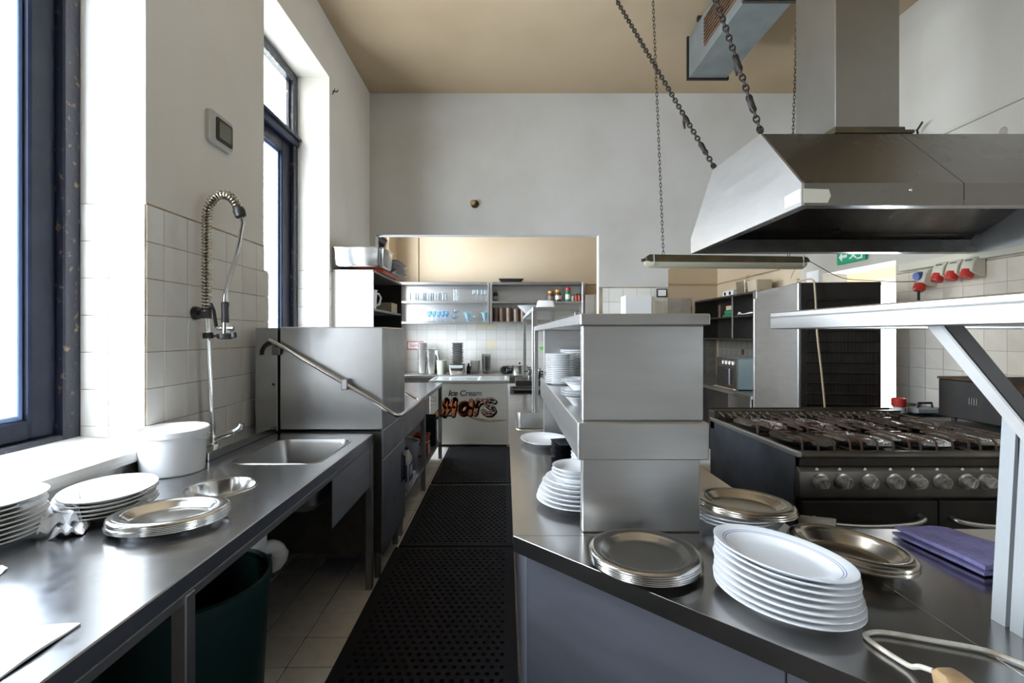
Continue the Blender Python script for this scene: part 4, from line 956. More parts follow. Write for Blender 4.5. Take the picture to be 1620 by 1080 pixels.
obj('box_body', G().box(2.785, 2.935, 3.25, 3.35, .861, .90, .008), 'plastic_grey', gb)
obj('carry_handle', G().tube([(2.83, 3.30, .90), (2.835, 3.30, .93), (2.925, 3.30, .93), (2.93, 3.30, .90)], .008, 8), 'black', gb)
solo('extension_cable', 'thin black cord curling out beside the countertop oven', 'cord', G().tube(smoothpath([(2.87, 3.13, .90), (2.85, 3.19, .868), (2.80, 3.21, .862), (2.74, 3.17, .862), (2.70, 3.20, .861)]), .004, 6), 'black', (2.8, 3.18, .8553))

# ------------------------------------------------------------------ extraction hood
hd = thing('extraction_hood', 'large steel extraction hood hanging over the range', 'hood', (2.2, 2.6, 1.95))
hx0, hx1 = 1.25, XR-.06
prof = [(2.03, 1.945), (2.03, 2.040), (2.357, 2.384), (2.90, 2.394), (3.245, 2.045), (3.245, 1.945)]
inn = [(2.045, 1.945), (2.045, 2.034), (2.364, 2.368), (2.893, 2.378), (3.23, 2.038), (3.23, 1.945)]
for x in (hx0, hx1-.012): obj('cheek', G().prism(prof, x, x+.012, 'x'), 'steel_v', hd, 'brushed steel end cheek')
def slab(p, q, pi, qi, x0, x1):
    return G().faces([(x0, *p), (x0, *q), (x0, *qi), (x0, *pi), (x1, *p), (x1, *q), (x1, *qi), (x1, *pi)], [(0, 1, 2, 3), (7, 6, 5, 4), (0, 4, 5, 1), (1, 5, 6, 2), (2, 6, 7, 3), (3, 7, 4, 0)])
SEG = ((hx0+.012, 1.935), (1.938, hx1-.012))
for xa, xb in SEG:
    obj('front_lip', slab(prof[0], prof[1], inn[0], inn[1], xa, xb), 'hood_steel', hd, smooth=0)
    obj('front_slope', slab(prof[1], prof[2], inn[1], inn[2], xa, xb), 'hood_steel', hd, smooth=0)
obj('top_plate', slab(prof[2], prof[3], inn[2], inn[3], hx0+.012, hx1-.012), 'hood_steel', hd, smooth=0)
obj('rear_slope', slab(prof[3], prof[4], inn[3], inn[4], hx0+.012, hx1-.012), 'hood_inside', hd, smooth=0)
obj('rear_lip', slab(prof[4], prof[5], inn[4], inn[5], hx0+.012, hx1-.012), 'hood_inside', hd, smooth=0)
obj('grease_gutter', G().box(hx0+.012, hx1-.012, 2.047, 2.085, 1.946, 1.952).box(hx0+.012, hx1-.012, 2.081, 2.085, 1.952, 1.975).box(hx0+.012, hx1-.012, 3.185, 3.228, 1.946, 1.952).box(hx0+.012, hx1-.012, 3.185, 3.19, 1.952, 1.985).box(hx0+.012, hx0+.05, 2.085, 3.185, 1.946, 1.952), 'hood_inside', hd)
obj('filter_bank', G().prism([(2.10, 2.07), (2.60, 2.33), (2.61, 2.32), (2.11, 2.06)], hx0+.02, hx1-.02, 'x').prism([(3.17, 2.07), (2.62, 2.33), (2.61, 2.32), (3.16, 2.06)], hx0+.02, hx1-.02, 'x'), 'hood_inside', hd)
obj('rivet', G().sphere((1.71, 2.028, 2.01), .007, 1, .5, 1), 'chrome', hd)
obj('sticker', G().box(hx0-.0012, hx0+.001, 2.035, 2.15, 1.962, 2.016), 'paper', hd, 'pale paper sticker on the cheek')
for k, (ya_, yb_, zz) in enumerate(((2.05, 2.13, 1.998), (2.05, 2.12, 1.987), (2.05, 2.10, 1.976))): pass
obj('sticker', G().prism([(hx0+.01, 1.956), (hx0+.11, 1.956), (hx0+.123, 1.985), (hx0+.115, 2.013), (hx0+.01, 2.016)], 2.0282, 2.0305, 'y'), 'paper', hd, 'torn paper sticker on the front lip')
du = thing('extraction_duct', 'square steel duct rising from the hood to the ceiling', 'duct', (1.82, 2.6, 2.39))
obj('duct_shaft', G().box(1.66, 1.985, 2.42, 2.75, 2.395, ZC-.002, .003), 'duct_steel', du)
obj('base_flange', G().box(1.628, 2.02, 2.372, 2.785, 2.397, 2.412).box(1.645, 2.0, 2.402, 2.768, 2.397, 2.44, .003), 'lamp_top', du)
def chain(name, label, p0, p1, link=.034, r=.0032, w=.010, sag=0.0, m='zinc', extra=None):
    p0, p1 = Vector(p0), Vector(p1); d = p1-p0; L = d.length; dr = d.normalized(); n = max(2, int(L/(link*.72))); g = G()
    a = dr.cross(Vector((.31, .9, .2))).normalized(); b = dr.cross(a)
    for i in range(n):
        c = p0+d*((i+.5)/n); s = a if i % 2 == 0 else b; pts = []
        for k in range(10):
            t = 2*PI*k/10; pts.append(c+dr*(math.cos(t)*link*.5)+s*(math.sin(t)*w))
        g.tube(pts, r, 5, close=True)
    if extra: extra(g, p0, dr, L)
    return solo(name, label, 'chain', g, m, tuple(p0))
def hooks(g, p0, dr, L):
    for t in (.10, .24): 
        c = p0+dr*(t*L); g.tube([c-dr*.05, c-dr*.02, c+dr*.02, c+dr*.05], [.006, .015, .015, .006], 8)
    c = p0+dr*(.26*L); g.tube([c, c+Vector((0, 0, -.05)), c+Vector((.005, 0, -.085))], [.008, .009, .006], 6)
    g.tube([p0+dr*.03, p0-Vector((0, 0, .0))], .007, 6)
def far_anchor(): pass
chain('hood_chain', 'dark chain from the hood back corner up to the ceiling', (1.255, 2.885, 2.40), (.857, 3.72, ZC), .042, .0046, .0125, extra=hooks)
chain('hood_chain', 'dark chain from the hood front corner up past the white air duct', (1.255, 2.362, 2.392), (.955, 2.72, ZC), .042, .0046, .0125, extra=hooks)
# supply air duct near the ceiling
ad = thing('supply_air_duct', 'pale galvanised air duct hung below the ceiling', 'duct', (1.74, 2.6, 3.6))
obj('duct_body', G().box(1.575, 1.905, 2.85, 4.13, 3.605, 3.955, .003), 'galv', ad)
obj('end_flange', G().box(1.56, 1.92, 4.13, 4.15, 3.59, 3.965, .002), 'black_metal', ad)
obj('joint_flange', G().box(1.562, 1.918, 3.16, 3.185, 3.592, 3.968, .002), 'steel_dark', ad)
gr = obj('air_grille', G().box(1.566, 1.575, 3.28, 3.80, 3.68, 3.90, .002), 'grille', ad)
for k in range(7): obj('louvre', G().box(1.556, 1.567, 3.30, 3.78, 3.695+k*.029, 3.703+k*.029), 'rust', gr, smooth=0)
obj('hanger', G().box(1.56, 1.92, 3.9, 3.93, 3.955, ZC-.001).box(1.56, 1.92, 2.95, 2.98, 3.955, ZC-.001), 'steel_dark', ad)

# ------------------------------------------------------------------ fluorescent lamp on chains
lp = thing('fluorescent_lamp', 'brown fluorescent batten lamp with milky cover hanging on thin chains', 'lamp', (1.69, 3.7, 1.96))
def ltube(x0, x1, z, r, squash=1.0): return [[(x, 3.7+r*math.cos(a), z+r*squash*math.sin(a)) for a in [2*PI*k/16 for k in range(16)]] for x in (x0, x1)]
obj('housing', G().loft([[(x, 3.7-.045, z0_), (x, 3.7-.035, z1_), (x, 3.7+.035, z1_), (x, 3.7+.045, z0_)] for x, z0_, z1_ in ((1.075, 1.970, 1.995), (1.10, 1.955, 2.012), (2.28, 1.947, 1.995), (2.31, 1.955, 1.985))]), 'lamp_top', lp)
obj('cover', G().loft([[(x, 3.7+r*math.cos(a), z+r*1.05*math.sin(a)) for a in [PI+PI*k/10 for k in range(11)]]+[(x, 3.7+r*.8, z+.004), (x, 3.7-r*.8, z+.004)] for x, r, z in ((1.07, .025, 1.958), (1.10, .042, 1.956), (2.28, .042, 1.946), (2.31, .025, 1.948))]), 'lamp_clear', lp)
for x, z in ((1.13, 1.962), (2.27, 1.952)): obj('clip', G().loft([[(x-.004, 3.7-.049, z-.03), (x-.004, 3.7-.043, z+.052), (x-.004, 3.7+.043, z+.052), (x-.004, 3.7+.049, z-.03)], [(x+.004, 3.7-.049, z-.03), (x+.004, 3.7-.043, z+.052), (x+.004, 3.7+.043, z+.052), (x+.004, 3.7+.049, z-.03)]]), 'lamp_end', lp)
obj('end_gland', G().cyl((1.075, 3.7, 1.975), (1.045, 3.7, 1.97), .012).cyl((2.305, 3.7, 1.97), (2.335, 3.7, 1.968), .012), 'steel_dark', lp)
chain('lamp_chain', 'thin chain holding the left end of the batten lamp', (1.215, 3.7, 2.012), (1.134, 3.7, ZC), .040, .0024, .008)
chain('lamp_chain', 'thin chain holding the right end of the batten lamp behind the hood', (2.18, 3.7, 2.0), (2.25, 3.7, ZC), .040, .0024, .008)
solo('lamp_wire', 'thin brown wire drooping from the lamp to the wall sockets', 'wire', G().tube(smoothpath([(2.335, 3.7, 1.968), (2.42, 3.70, 1.92), (2.52, 3.69, 1.86), (2.62, 3.68, 1.825), (2.80, 3.66, 1.81), (2.95, 3.64, 1.80), (3.10, 3.62, 1.80)]), .003, 5), 'cable_dark', (2.335, 3.7, 1.8))
solo('loose_wire', 'short loose wire hanging under the lamp right end', 'wire', G().tube(smoothpath([(2.25, 3.7, 1.93), (2.22, 3.7, 1.89), (2.20, 3.69, 1.86), (2.19, 3.69, 1.83)]), .003, 5), 'cable_beige', (2.25, 3.7, 1.83))

# ------------------------------------------------------------------ fridge
fr = thing('upright_fridge', 'tall steel fridge turned with its black back to the viewer', 'fridge', (2.458, 3.863, 0), math.radians(-7))
fg = lambda g, n, m, lb=None, par=fr: obj(n, g, m, par, lb, local=True)
fg(G().box(-.28, .28, -.395, .42, .08, 1.78, .006), 'cabinet_body', 'steel_v')
fg(G().box(-.27, .27, -.412, -.394, .10, 1.775, .003), 'back_panel', 'black_metal', 'black back panel')
cpts = []
for k in range(17):
    z = .45+k*.075; a_, b_ = (-.238, .238) if k % 2 == 0 else (.238, -.238); cpts += [(a_, -.425, z), (b_, -.425, z)]
fg(G().tube(cpts, .006, 6), 'condenser_coil', 'black_metal')
g = G()
for k in range(20): x = -.225+k*.0237; g.box(x-.0012, x+.0012, -.4205, -.4185, .42, 1.68)
fg(g, 'condenser_wire', 'black_metal')
fg(G().box(-.285, -.265, .36, .425, 1.72, 1.80, .003), 'hinge', 'steel_old')
fg(G().box(-.28, .28, .42, .455, .10, 1.78, .006), 'door', 'steel_v')
for x in (-.23, .23):
    for yy in (-.35, .36): fg(G().cyl((x, yy, 0), (x, yy, .085), .02, seg=10), 'foot', 'black')
solo('fridge_cable', 'beige cable hanging down the black back of the fridge', 'cable', G().tube(smoothpath([(2.20, 3.62, 1.80), (2.20, 3.45, 1.795), (2.20, 3.415, 1.70), (2.215, 3.415, 1.40), (2.245, 3.41, 1.10), (2.265, 3.40, .80), (2.27, 3.40, .55)]), .007, 6).sphere((2.20, 3.62, 1.80), .02), 'cable_beige', (2.25, 3.43, .55))

# ------------------------------------------------------------------ right wall items
def cee_socket(label, y, z, kind):
    t = thing('wall_socket', label, 'socket', (XR-.008, y, z), group='sockets on the right wall')
    x1 = XR-.008
    obj('socket_box', G().prism([(x1, z+.09), (x1-.06, z+.085), (x1-.085, z+.05), (x1-.10, z-.01), (x1-.075, z-.03), (x1, z-.05)], y-.045, y+.045, 'y', .006), 'box_cream', t)
    if kind == 'red':
        obj('socket_outlet', G().tube([(x1-.075, y, z-.005), (x1-.09, y, z-.04), (x1-.095, y, z-.055)], [.038, .038, .034], 18), 'red', t)
        obj('name_slot', G().box(x1-.082, x1-.06, y-.025, y+.02, z+.062, z+.068), 'black', t)
    else:
        obj('blue_outlet', G().tube([(x1-.07, y+.01, z+.04), (x1-.11, y+.01, z+.035)], [.034, .03], 16), 'blue', t)
        obj('red_plug', G().tube([(x1-.085, y, z-.02), (x1-.095, y, z-.06), (x1-.10, y, z-.075)], [.036, .04, .03], 16), 'red', t)
        obj('plug_cable', G().cyl((x1-.098, y, z-.07), (x1-.098, y, z-.22), .009, seg=8), 'black', t)
cee_socket('cream wall box with a blue outlet and red plug, leftmost of the sockets', 3.60, 1.80, 'both')
cee_socket('red outlet socket right next to the blue one', 3.455, 1.835, 'red')
cee_socket('middle one of the three alike red outlet sockets', 3.345, 1.835, 'red')
cee_socket('rightmost red outlet socket on the right wall', 3.235, 1.835, 'red')
ex = thing('exit_sign', 'green exit sign with a white arrow above the right doorway', 'sign', (XR, 4.45, 2.07))
ey0, ey1, ez0, ez1 = 4.24, 4.60, 2.065, 2.21
mt = Matrix.Translation((XR-.02, 4.42, 2.135)) @ Matrix.Rotation(math.radians(0), 4, 'X')
obj('panel', G().box(XR-.03, XR-.004, ey0, ey1, ez0, ez1, .003), 'exit_green', ex)
def sgn(poly): obj('pictogram', G().prism([(ey1-a*(ey1-ey0), ez0+b*(ez1-ez0)) for a, b in poly], XR-.0315, XR-.0295, 'x'), 'white_print', ex, smooth=0)
sgn([(.08, .45), (.20, .75), (.20, .55), (.38, .55), (.38, .36), (.20, .36), (.20, .15)])
sgn([(.72, .12), (.92, .12), (.92, .88), (.72, .88), (.72, .80), (.87, .80), (.87, .20), (.72, .20)])
sgn([(.56, .72), (.62, .76), (.66, .60), (.72, .52), (.70, .48), (.63, .54), (.66, .38), (.72, .24), (.68, .20), (.61, .34), (.52, .22), (.46, .22), (.46, .27), (.55, .36), (.56, .56), (.50, .50), (.47, .55)])
solo('white_wall_panel', 'plain white panel on the wall above the fridge', 'paper', G().box(XR-.006, XR-.003, 4.90, 5.10, 1.92, 2.06), 'white_print', (XR, 5.0, 1.92))  # flat white panel of no known kind
solo('wall_hook', 'small brown hook on the plaster right of the second window', 'hook', G().tube([(XL, 4.05, 3.45), (XL+.04, 4.05, 3.445), (XL+.045, 4.05, 3.46)], .005, 6).tube([(XL, 4.05, 3.42), (XL+.02, 4.05, 3.47)], .004, 6), 'rust', (XL, 4.05, 3.45))
wv = thing('pipe_stub', 'brass pipe stub sticking out of the white far wall', 'pipe', (-.35, YF, 2.80))
obj('stub', G().cyl((-.35, YF, 2.80), (-.35, YF-.06, 2.80), .022).cyl((-.35, YF-.05, 2.80), (-.35, YF-.075, 2.80), .03, .028, 8), 'plug', wv)
obj('plaster_patch', G().lathe([(0, 0), (.045, 0), (.03, .008), (0, .01)], (0, 0, 0), 12) if False else G().cyl((-.33, YF-.004, 2.80), (-.33, YF+.001, 2.80), .045, seg=12), 'rust', wv)
g = G()
for (y_, z_, s) in ((3.09, 2.70, .03), (3.07, 2.62, .022), (3.105, 2.64, .016)): g.sphere((XR, y_, z_), s, .2, 1, 1.2, 10, 6)
solo('wall_patch', 'chipped plaster spots high on the right wall', 'plaster damage', g, 'brick_grey', (XR, 3.09, 2.62))
solo('wall_bracket', 'small rusty bracket on the right wall behind the duct', 'bracket', G().tube([(XR, 3.66, 2.90), (XR-.05, 3.66, 2.88), (XR-.05, 3.68, 2.97)], .008, 6).tube([(XR-.05, 3.67, 2.97), (XR-.06, 3.62, 3.0)], .008, 6), 'zinc', (XR, 3.66, 2.9))
# pipes in the back room
solo('copper_pipe', 'thin tan pipe running round the back room walls', 'pipe', G().tube([(1.2, YB-.02, 2.165), (XR-.03, YB-.02, 2.165), (XR-.02, YB-.04, 2.165), (XR-.02, 5.6, 2.165)], .013, 8).cyl((1.9, YB-.02, 2.165), (1.96, YB-.02, 2.165), .022).cyl((XR-.02, 6.4, 2.165), (XR-.02, 6.3, 2.165), .02), 'cable_beige', (1.2, YB-.02, 2.165))
solo('white_pipe', 'slim cream pipe rising up the tan back wall', 'pipe', G().cyl((-1.325, YB-.016, 2.17), (-1.325, YB-.016, 2.85), .013, seg=10), 'plaster_back', (-1.325, YB-.016, 2.17))

# ------------------------------------------------------------------ freezer with lettering
fz = thing('ice_cream_freezer', 'white chest freezer with faded ice cream lettering at the aisle end', 'freezer', (-.45, 6.3, 0))
fx0, fx1, fy0, fy1 = -.95, .045, 5.98, 6.60
obj('freezer_body', G().box(fx0, fx1, fy0, fy1, .03, .80, .012), 'freezer', fz)
obj('rim', G().box(fx0-.004, fx1+.004, fy0-.004, fy0+.03, .795, .83, .004).box(fx0-.004, fx1+.004, fy1-.03, fy1, .795, .83, .004).box(fx0-.004, fx0+.03, fy0+.03, fy1-.03, .795, .83, .004).box(fx1-.03, fx1+.004, fy0+.03, fy1-.03, .795, .83, .004), 'plastic_grey', fz)
for xa, xb, z in ((fx0+.03, -.33, .815), (-.36, fx1-.03, .822)):
    lid = obj('sliding_lid', G().box(xa, xb, fy0+.03, fy1-.03, z, z+.006), 'freezer_lid', fz)
    obj('lid_edge', G().box(xb-.03, xb, fy0+.03, fy1-.03, z+.006, z+.014), 'white_paint', lid)
obj('plinth', G().box(fx0+.03, fx1-.03, fy0+.03, fy1-.03, 0, .03), 'black', fz)
# lettering: faded brand logo built from thick flat strokes
S = .000947; LX, LZ = -.8174, .352
def L2(p): return (LX+(p[0]-300)*S, LZ+(600-p[1])*S)
Mx = [[(225, 575), (290, 510), (340, 420), (385, 350)], [(385, 350), (368, 450), (352, 550)], [(352, 550), (420, 450), (495, 345)], [(495, 345), (485, 450), (468, 545)]]
ax_ = [[(612+58*math.cos(t)+.15*(70*math.sin(t)), 462-68*math.sin(t)) for t in [2*PI*k/20 for k in range(21)]], [(712, 365), (700, 460), (690, 535)]]
rx_ = [[(795, 360), (778, 450), (758, 530)], [(780, 430), (815, 380), (868, 362)]]
sx_ = [[(1012, 370), (975, 348), (925, 355), (903, 395), (935, 432), (990, 455), (1008, 495), (970, 535), (915, 535), (868, 500)]]
def ribbon(g, pts, w, y0, y1, n=12):
    P = [Vector((*L2(p), 0)) for p in pts]; w = w*S
    for a_, b_ in zip(P, P[1:]):
        d = (b_-a_); 
        if d.length < 1e-6: continue
        d.normalize(); nn = Vector((-d.y, d.x, 0))*w/2
        q = [a_+nn, a_-nn, b_-nn, b_+nn]; g.faces([(v.x, y0, v.y) for v in q], [(0, 1, 2, 3)])
    for p in P:
        g.faces([(p.x+w/2*math.cos(2*PI*k/n), y0, p.y+w/2*math.sin(2*PI*k/n)) for k in range(n)], [tuple(range(n))])
M['logo_fill'] = fade_print('faded_orange_print', (.85, .30, .11), (.80, .78, .72), -.40, .36, (.85, .30, .17))
M['logo_line'] = fade_print('faded_dark_outline', (.035, .012, .008), (.05, .045, .04), -.4, .35)
M['logo_mid'] = fade_print('faded_red_outline', (.75, .17, .07), (.62, .57, .52), -.4, .30, (.72, .13, .08))
g = G()
for grp in (Mx, ax_, rx_, sx_):
    for st_ in grp: ribbon(g, [(x+11, y+14) for x, y in st_], 68, fy0-.0006, 0); ribbon(g, st_, 64, fy0-.0006, 0)
obj('logo_outline', g, M['logo_line'], fz, 'dark outline of the printed logo', smooth=0)
g = G()
for grp in (Mx, ax_, rx_, sx_):
    for st_ in grp: ribbon(g, st_, 52, fy0-.0012, 0)
obj('logo_edge', g, M['logo_mid'], fz, smooth=0)
g = G()
for grp in (Mx, ax_, rx_, sx_):
    for st_ in grp: ribbon(g, st_, 44, fy0-.0018, 0)
obj('logo_letters', g, M['logo_fill'], fz, 'orange letters fading to white', smooth=0)
g = G()
for off in (0, 14, 28):
    ribbon(g, [(690+off, 575+off*.6), (800, 600+off), (950, 620+off*.8), (1180, 618)], 5, fy0-.0008, 0)
    ribbon(g, [(100, 300+off*4), (180, 300+off*4.5), (250, 330+off*3)], 6, fy0-.0008, 0)
obj('logo_swoosh', g, 'orange_lid', fz, 'thin gold curves of the logo', smooth=0)
fc = bpy.data.curves.new('ice_text', 'FONT'); fc.body = 'Ice Cream'; fc.size = .098; fc.shear = .22; fc.space_character = .95; fc.offset = .0024
fo = bpy.data.objects.new('ice_text', fc); COL.objects.link(fo); bpy.context.view_layer.update()
me = bpy.data.meshes.new_from_object(fo.evaluated_get(bpy.context.evaluated_depsgraph_get())); bpy.data.objects.remove(fo)
w_ = max(v.co.x for v in me.vertices)
tgt = (850-405)*S
me.transform(Matrix.Translation((L2((405, 298))[0], fy0-.0008, L2((405, 298))[1])) @ Matrix.Diagonal((tgt/w_, 1, 1, 1)) @ Matrix.Rotation(PI/2, 4, 'X'))
# serifs to the plain letters
o = bpy.data.objects.new('lettering', me); COL.objects.link(o); o.parent = fz; me.transform(Matrix.Translation(-Vector(WLOC['ice_cream_freezer'])))
M['text_fade'] = fade_print('faded_black_print', (.01, .012, .02), (.35, .36, .36), -.25, .20); me.materials.append(M['text_fade']); o['label'] = 'black italic words fading to grey'

# ------------------------------------------------------------------ back counter and its things
bc = thing('back_counter', 'steel counter along the tiled back wall behind the freezer', 'counter', (-.2, 6.95, 0))
obj('worktop', G().box(-1.63, 1.25, 6.67, YB-.01, .80, .835, .003), 'steel', bc)
obj('cabinet_body', G().box(-1.60, 1.2, 6.72, YB-.02, 0, .80), 'steel_old', bc)
BZ = .8353
def pan_stack(label, x, y, hx, hy, n, z, h0, pitch, m, grp):
    for i in range(n):
        last = i == 0
        gn_closed('insert_pan', label.replace('#', ordn(n-1-i, n)), (x+random.uniform(-.004, .004), y+random.uniform(-.004, .004), z+pitch*i), hx, hy, h0, m, .02, .015, random.uniform(-.03, .03), group=grp)
pan_stack('steel insert pan, left back counter stack, #', -1.215, 7.02, .072, .08, 11, BZ, .15, .030, 'steel', 'left stack of insert pans')
pan_stack('steel insert pan, second back counter stack, #', -1.065, 6.92, .070, .08, 8, BZ, .15, .030, 'steel', 'second stack of insert pans')
ut = thing('utensil_jug', 'pale green jug of utensils on the back counter', 'jug', (-.915, 6.85, BZ))
obj('jug_body', G().lathe([(0, 0), (.058, 0), (.07, .19), (.074, .20), (.068, .20), (.055, .008), (0, .008)], (-.915, 6.85, BZ), 22), 'pale_green', ut)
solo('spatula', 'white spatula leaning in the pale green jug', 'spatula', G().tube([(-.91, 6.85, BZ+.03), (-.985, 6.85, BZ+.30)], .006, 6).box(-1.01, -.97, 6.845, 6.855, BZ+.28, BZ+.335, .003), 'plastic_white', (-.91, 6.85, BZ+.012))
solo('ladle', 'steel ladle leaning in the pale green jug', 'ladle', G().tube([(-.90, 6.86, BZ+.03), (-.955, 6.87, BZ+.29)], .005, 6).sphere((-.90, 6.86, BZ+.04), .02), 'steel', (-.90, 6.86, BZ+.012))
gn_closed('steam_pan', 'shiny steel pan under the tray stack on the back counter', (-.69, 6.86, BZ), .125, .14, .14, 'steel_bright', .03)
pan_stack('shallow steel pan, middle back counter stack, #', -.69, 6.90, .086, .09, 9, BZ+.142, .045, .0325, 'steel_old', 'middle stack of shallow pans')
bottle('dark_bottle', 'small dark bottle behind the steel pan on the back counter', (-.535, 6.95, BZ), 'black', .15, .03, 'black')
solo('clear_container', 'clear plastic container on the back counter', 'container', G().lathe([(0, 0), (.06, 0), (.072, .18), (.078, .19), (.07, .19), (.057, .006), (0, .006)], (0, 0, 0), 20), 'clear_plastic', (-.44, 6.95, BZ), local=True)
for i in range(4):
    solo('plastic_beaker', 'stacked clear plastic beaker on the back counter, %s' % ordn(3-i, 4), 'beaker', G().lathe([(0, 0), (.055, 0), (.066, .19), (.07, .20), (.064, .20), (.052, .006), (0, .006)], (0, 0, 0), 20), 'clear_plastic', (-.28, 6.95, BZ+.028*i), 'clear beakers on the back counter', 0, True)
g = G()
for k in range(3): g.tube([(-.02+.03*k+.05*math.cos(a), 6.92+.02*k, BZ+.055+.045*math.sin(a)) for a in [2*PI*q/14 for q in range(14)]], .014, 8, close=True)
solo('coiled_strap', 'black coiled hose on the back counter beside the pots', 'hose', g, 'black', (-.02, 6.92, BZ))
def pot(label, c, r, h, m='steel_bright'):
    t = thing('cooking_pot', label, 'pot', c)
    obj('pot_body', G().lathe([(0, 0), (r*.95, 0), (r, .008), (r, h), (r*1.04, h), (r*.97, h), (r*.97, .01), (0, .006)], c, 24), m, t)
    obj('lid', G().lathe([(r*1.03, h+.001), (r*1.03, h+.006), (r*.5, h+.022), (0, h+.026)], c, 24), m, t)
    obj('lid_knob', G().sphere((c[0], c[1], c[2]+h+.035), .014), 'black', t)
    for s in (-1, 1): obj('pot_handle', G().tube([(c[0]+s*r, c[1]-.03, c[2]+h*.75), (c[0]+s*(r+.035), c[1]-.02, c[2]+h*.8), (c[0]+s*(r+.035), c[1]+.02, c[2]+h*.8), (c[0]+s*r, c[1]+.03, c[2]+h*.75)], .006, 6), 'steel_dark', t)
pot('wide steel pot on the back counter behind the hotplate', (.20, 6.90, BZ), .12, .12)
pot('small steel pot standing on the black hotplate', (.30, 5.05, IZ+.0755), .07, .10)
pot('dark steel pot at the right of the hotplate', (.47, 5.05, IZ+.0755), .08, .06, 'steel_dark')
solo('lime_dish', 'lime green plastic dish on the shelf behind the plate stacks', 'dish', G().lathe([(0, 0), (.09, 0), (.12, .03), (.115, .03), (.085, .006), (0, .006)], (0, 0, 0), 24), 'lime', (.40, 4.10, 1.262), local=True)
solo('grey_crate', 'grey steel canister block under the far over-shelf carrying the lime dish', 'container', G().box(.34, .49, 4.02, 4.20, IZ+.0005, 1.2615, .01), 'steel', (.41, 4.1, IZ))
# small sign on the tiles
sg = thing('wall_sign', 'small white sign with a red frame on the back tiles', 'sign', (-1.37, YB-.008, 1.18))
obj('sign_plate', G().box(-1.49, -1.24, YB-.012, YB-.008, 1.175, 1.30), 'white_print', sg)
g = G()
for b4 in ((-1.49, -1.24, 1.175, 1.188), (-1.49, -1.24, 1.287, 1.30), (-1.49, -1.478, 1.188, 1.287), (-1.252, -1.24, 1.188, 1.287)): g.box(b4[0], b4[1], YB-.0135, YB-.012, b4[2], b4[3])
obj('sign_frame', g, 'red', sg)
fc = bpy.data.curves.new('sign_text', 'FONT'); fc.body = 'Serv'; fc.size = .075; fc.align_x = 'CENTER'
fo = bpy.data.objects.new('sign_text', fc); COL.objects.link(fo); bpy.context.view_layer.update()
me = bpy.data.meshes.new_from_object(fo.evaluated_get(bpy.context.evaluated_depsgraph_get())); bpy.data.objects.remove(fo)
me.transform(Matrix.Translation((-1.38, YB-.0128, 1.212)) @ Matrix.Rotation(PI/2, 4, 'X')); me.transform(Matrix.Translation(-Vector(WLOC['wall_sign'])))
o = bpy.data.objects.new('lettering', me); COL.objects.link(o); o.parent = sg; me.materials.append(M['red'])

# ------------------------------------------------------------------ wall shelves with glasses and jars
ws = thing('glass_shelf', 'steel wall shelf of glassware on the back wall', 'shelf', (-.82, 7.1, 1.56))
y0s = 6.98
def shelf_unit(t, x0, x1, uprights):
    obj('top_plate', G().box(x0, x1, y0s, YB-.012, 2.125, 2.165, .003), 'steel_old', t)
    obj('shelf', G().box(x0, x1, y0s, YB-.02, 1.855, 1.888, .003), 'steel', t); obj('bottom_shelf', G().box(x0, x1, y0s, YB-.02, 1.555, 1.588, .003), 'steel', t)
    obj('back_panel', G().box(x0, x1, YB-.02, YB-.012, 1.555, 2.125), 'steel_v', t)
    for u in uprights: obj('side_panel', G().box(u, u+.03, y0s-.003, YB-.02, 1.555, 2.165, .002), 'steel', t)
shelf_unit(ws, -1.60, -.235, (-1.60, -.265))
ws2 = thing('jar_shelf', 'steel wall shelf of jars and canisters on the back wall', 'shelf', (.45, 7.1, 1.56))
shelf_unit(ws2, -.225, 1.14, (-.225, 1.11))
SZ1, SZ2 = 1.8883, 1.5883
def tumbler(r, h): return [(0, 0), (r*.8, 0), (r, h), (r*.93, h), (r*.72, .008), (0, .008)]
def goblet(r, h): return [(0, 0), (r*.8, 0), (r*.8, .004), (.006, .01), (.006, h*.42), (r*.7, h*.55), (r, h*.8), (r*.9, h), (r*.84, h), (r*.92, h*.8), (r*.62, h*.57), (0, h*.47)]
def sundae(r, h): return [(0, 0), (r*.6, 0), (r*.6, .006), (.012, .02), (.014, h*.25), (r*.5, h*.5), (r*.62, h*.8), (r, h), (r*.93, h), (r*.55, h*.8), (r*.4, h*.5), (0, h*.3)]
def mug(r, h): return [(0, 0), (r*.9, 0), (r, .02), (r, h), (r*.92, h), (r*.92, .025), (0, .02)]
def glass(name, label, prof, x, z, m, grp, y=7.08): return solo(name, label, 'glass', G().lathe(prof, (0, 0, 0), 18), m, (x, y, z), grp, 0, True)
NTH = ['first', 'second', 'third', 'fourth', 'fifth', 'sixth', 'seventh']
for i, x in enumerate((-1.36, -1.245, -1.135, -1.02, -.91)):
    glass('beer_glass', '%s large clear glass from the left on the upper glass shelf' % NTH[i], mug(.052, .125), x, SZ1, 'clear', 'large glasses on the upper shelf')
for i, x in enumerate((-.755, -.71)):
    glass('carafe', 'tall slim clear carafe on the upper glass shelf, %s of two' % ('left' if i == 0 else 'right'), tumbler(.026, .175), x, SZ1, 'clear', 'slim carafes on the upper shelf')
for i, x in enumerate((-.47, -.405, -.345, -.295)):
    glass('wine_glass', '%s wine glass from the left at the end of the upper shelf' % NTH[i], goblet(.028, .165), x, SZ1, 'clear', 'wine glasses on the upper shelf')
for i, x in enumerate((-1.125, -1.06, -.985, -.925, -.865)):
    glass('blue_goblet', '%s blue stemmed goblet from the left on the lower shelf' % NTH[i], goblet(.034, .155), x, SZ2, 'blue_glass', 'blue goblets on the lower shelf')
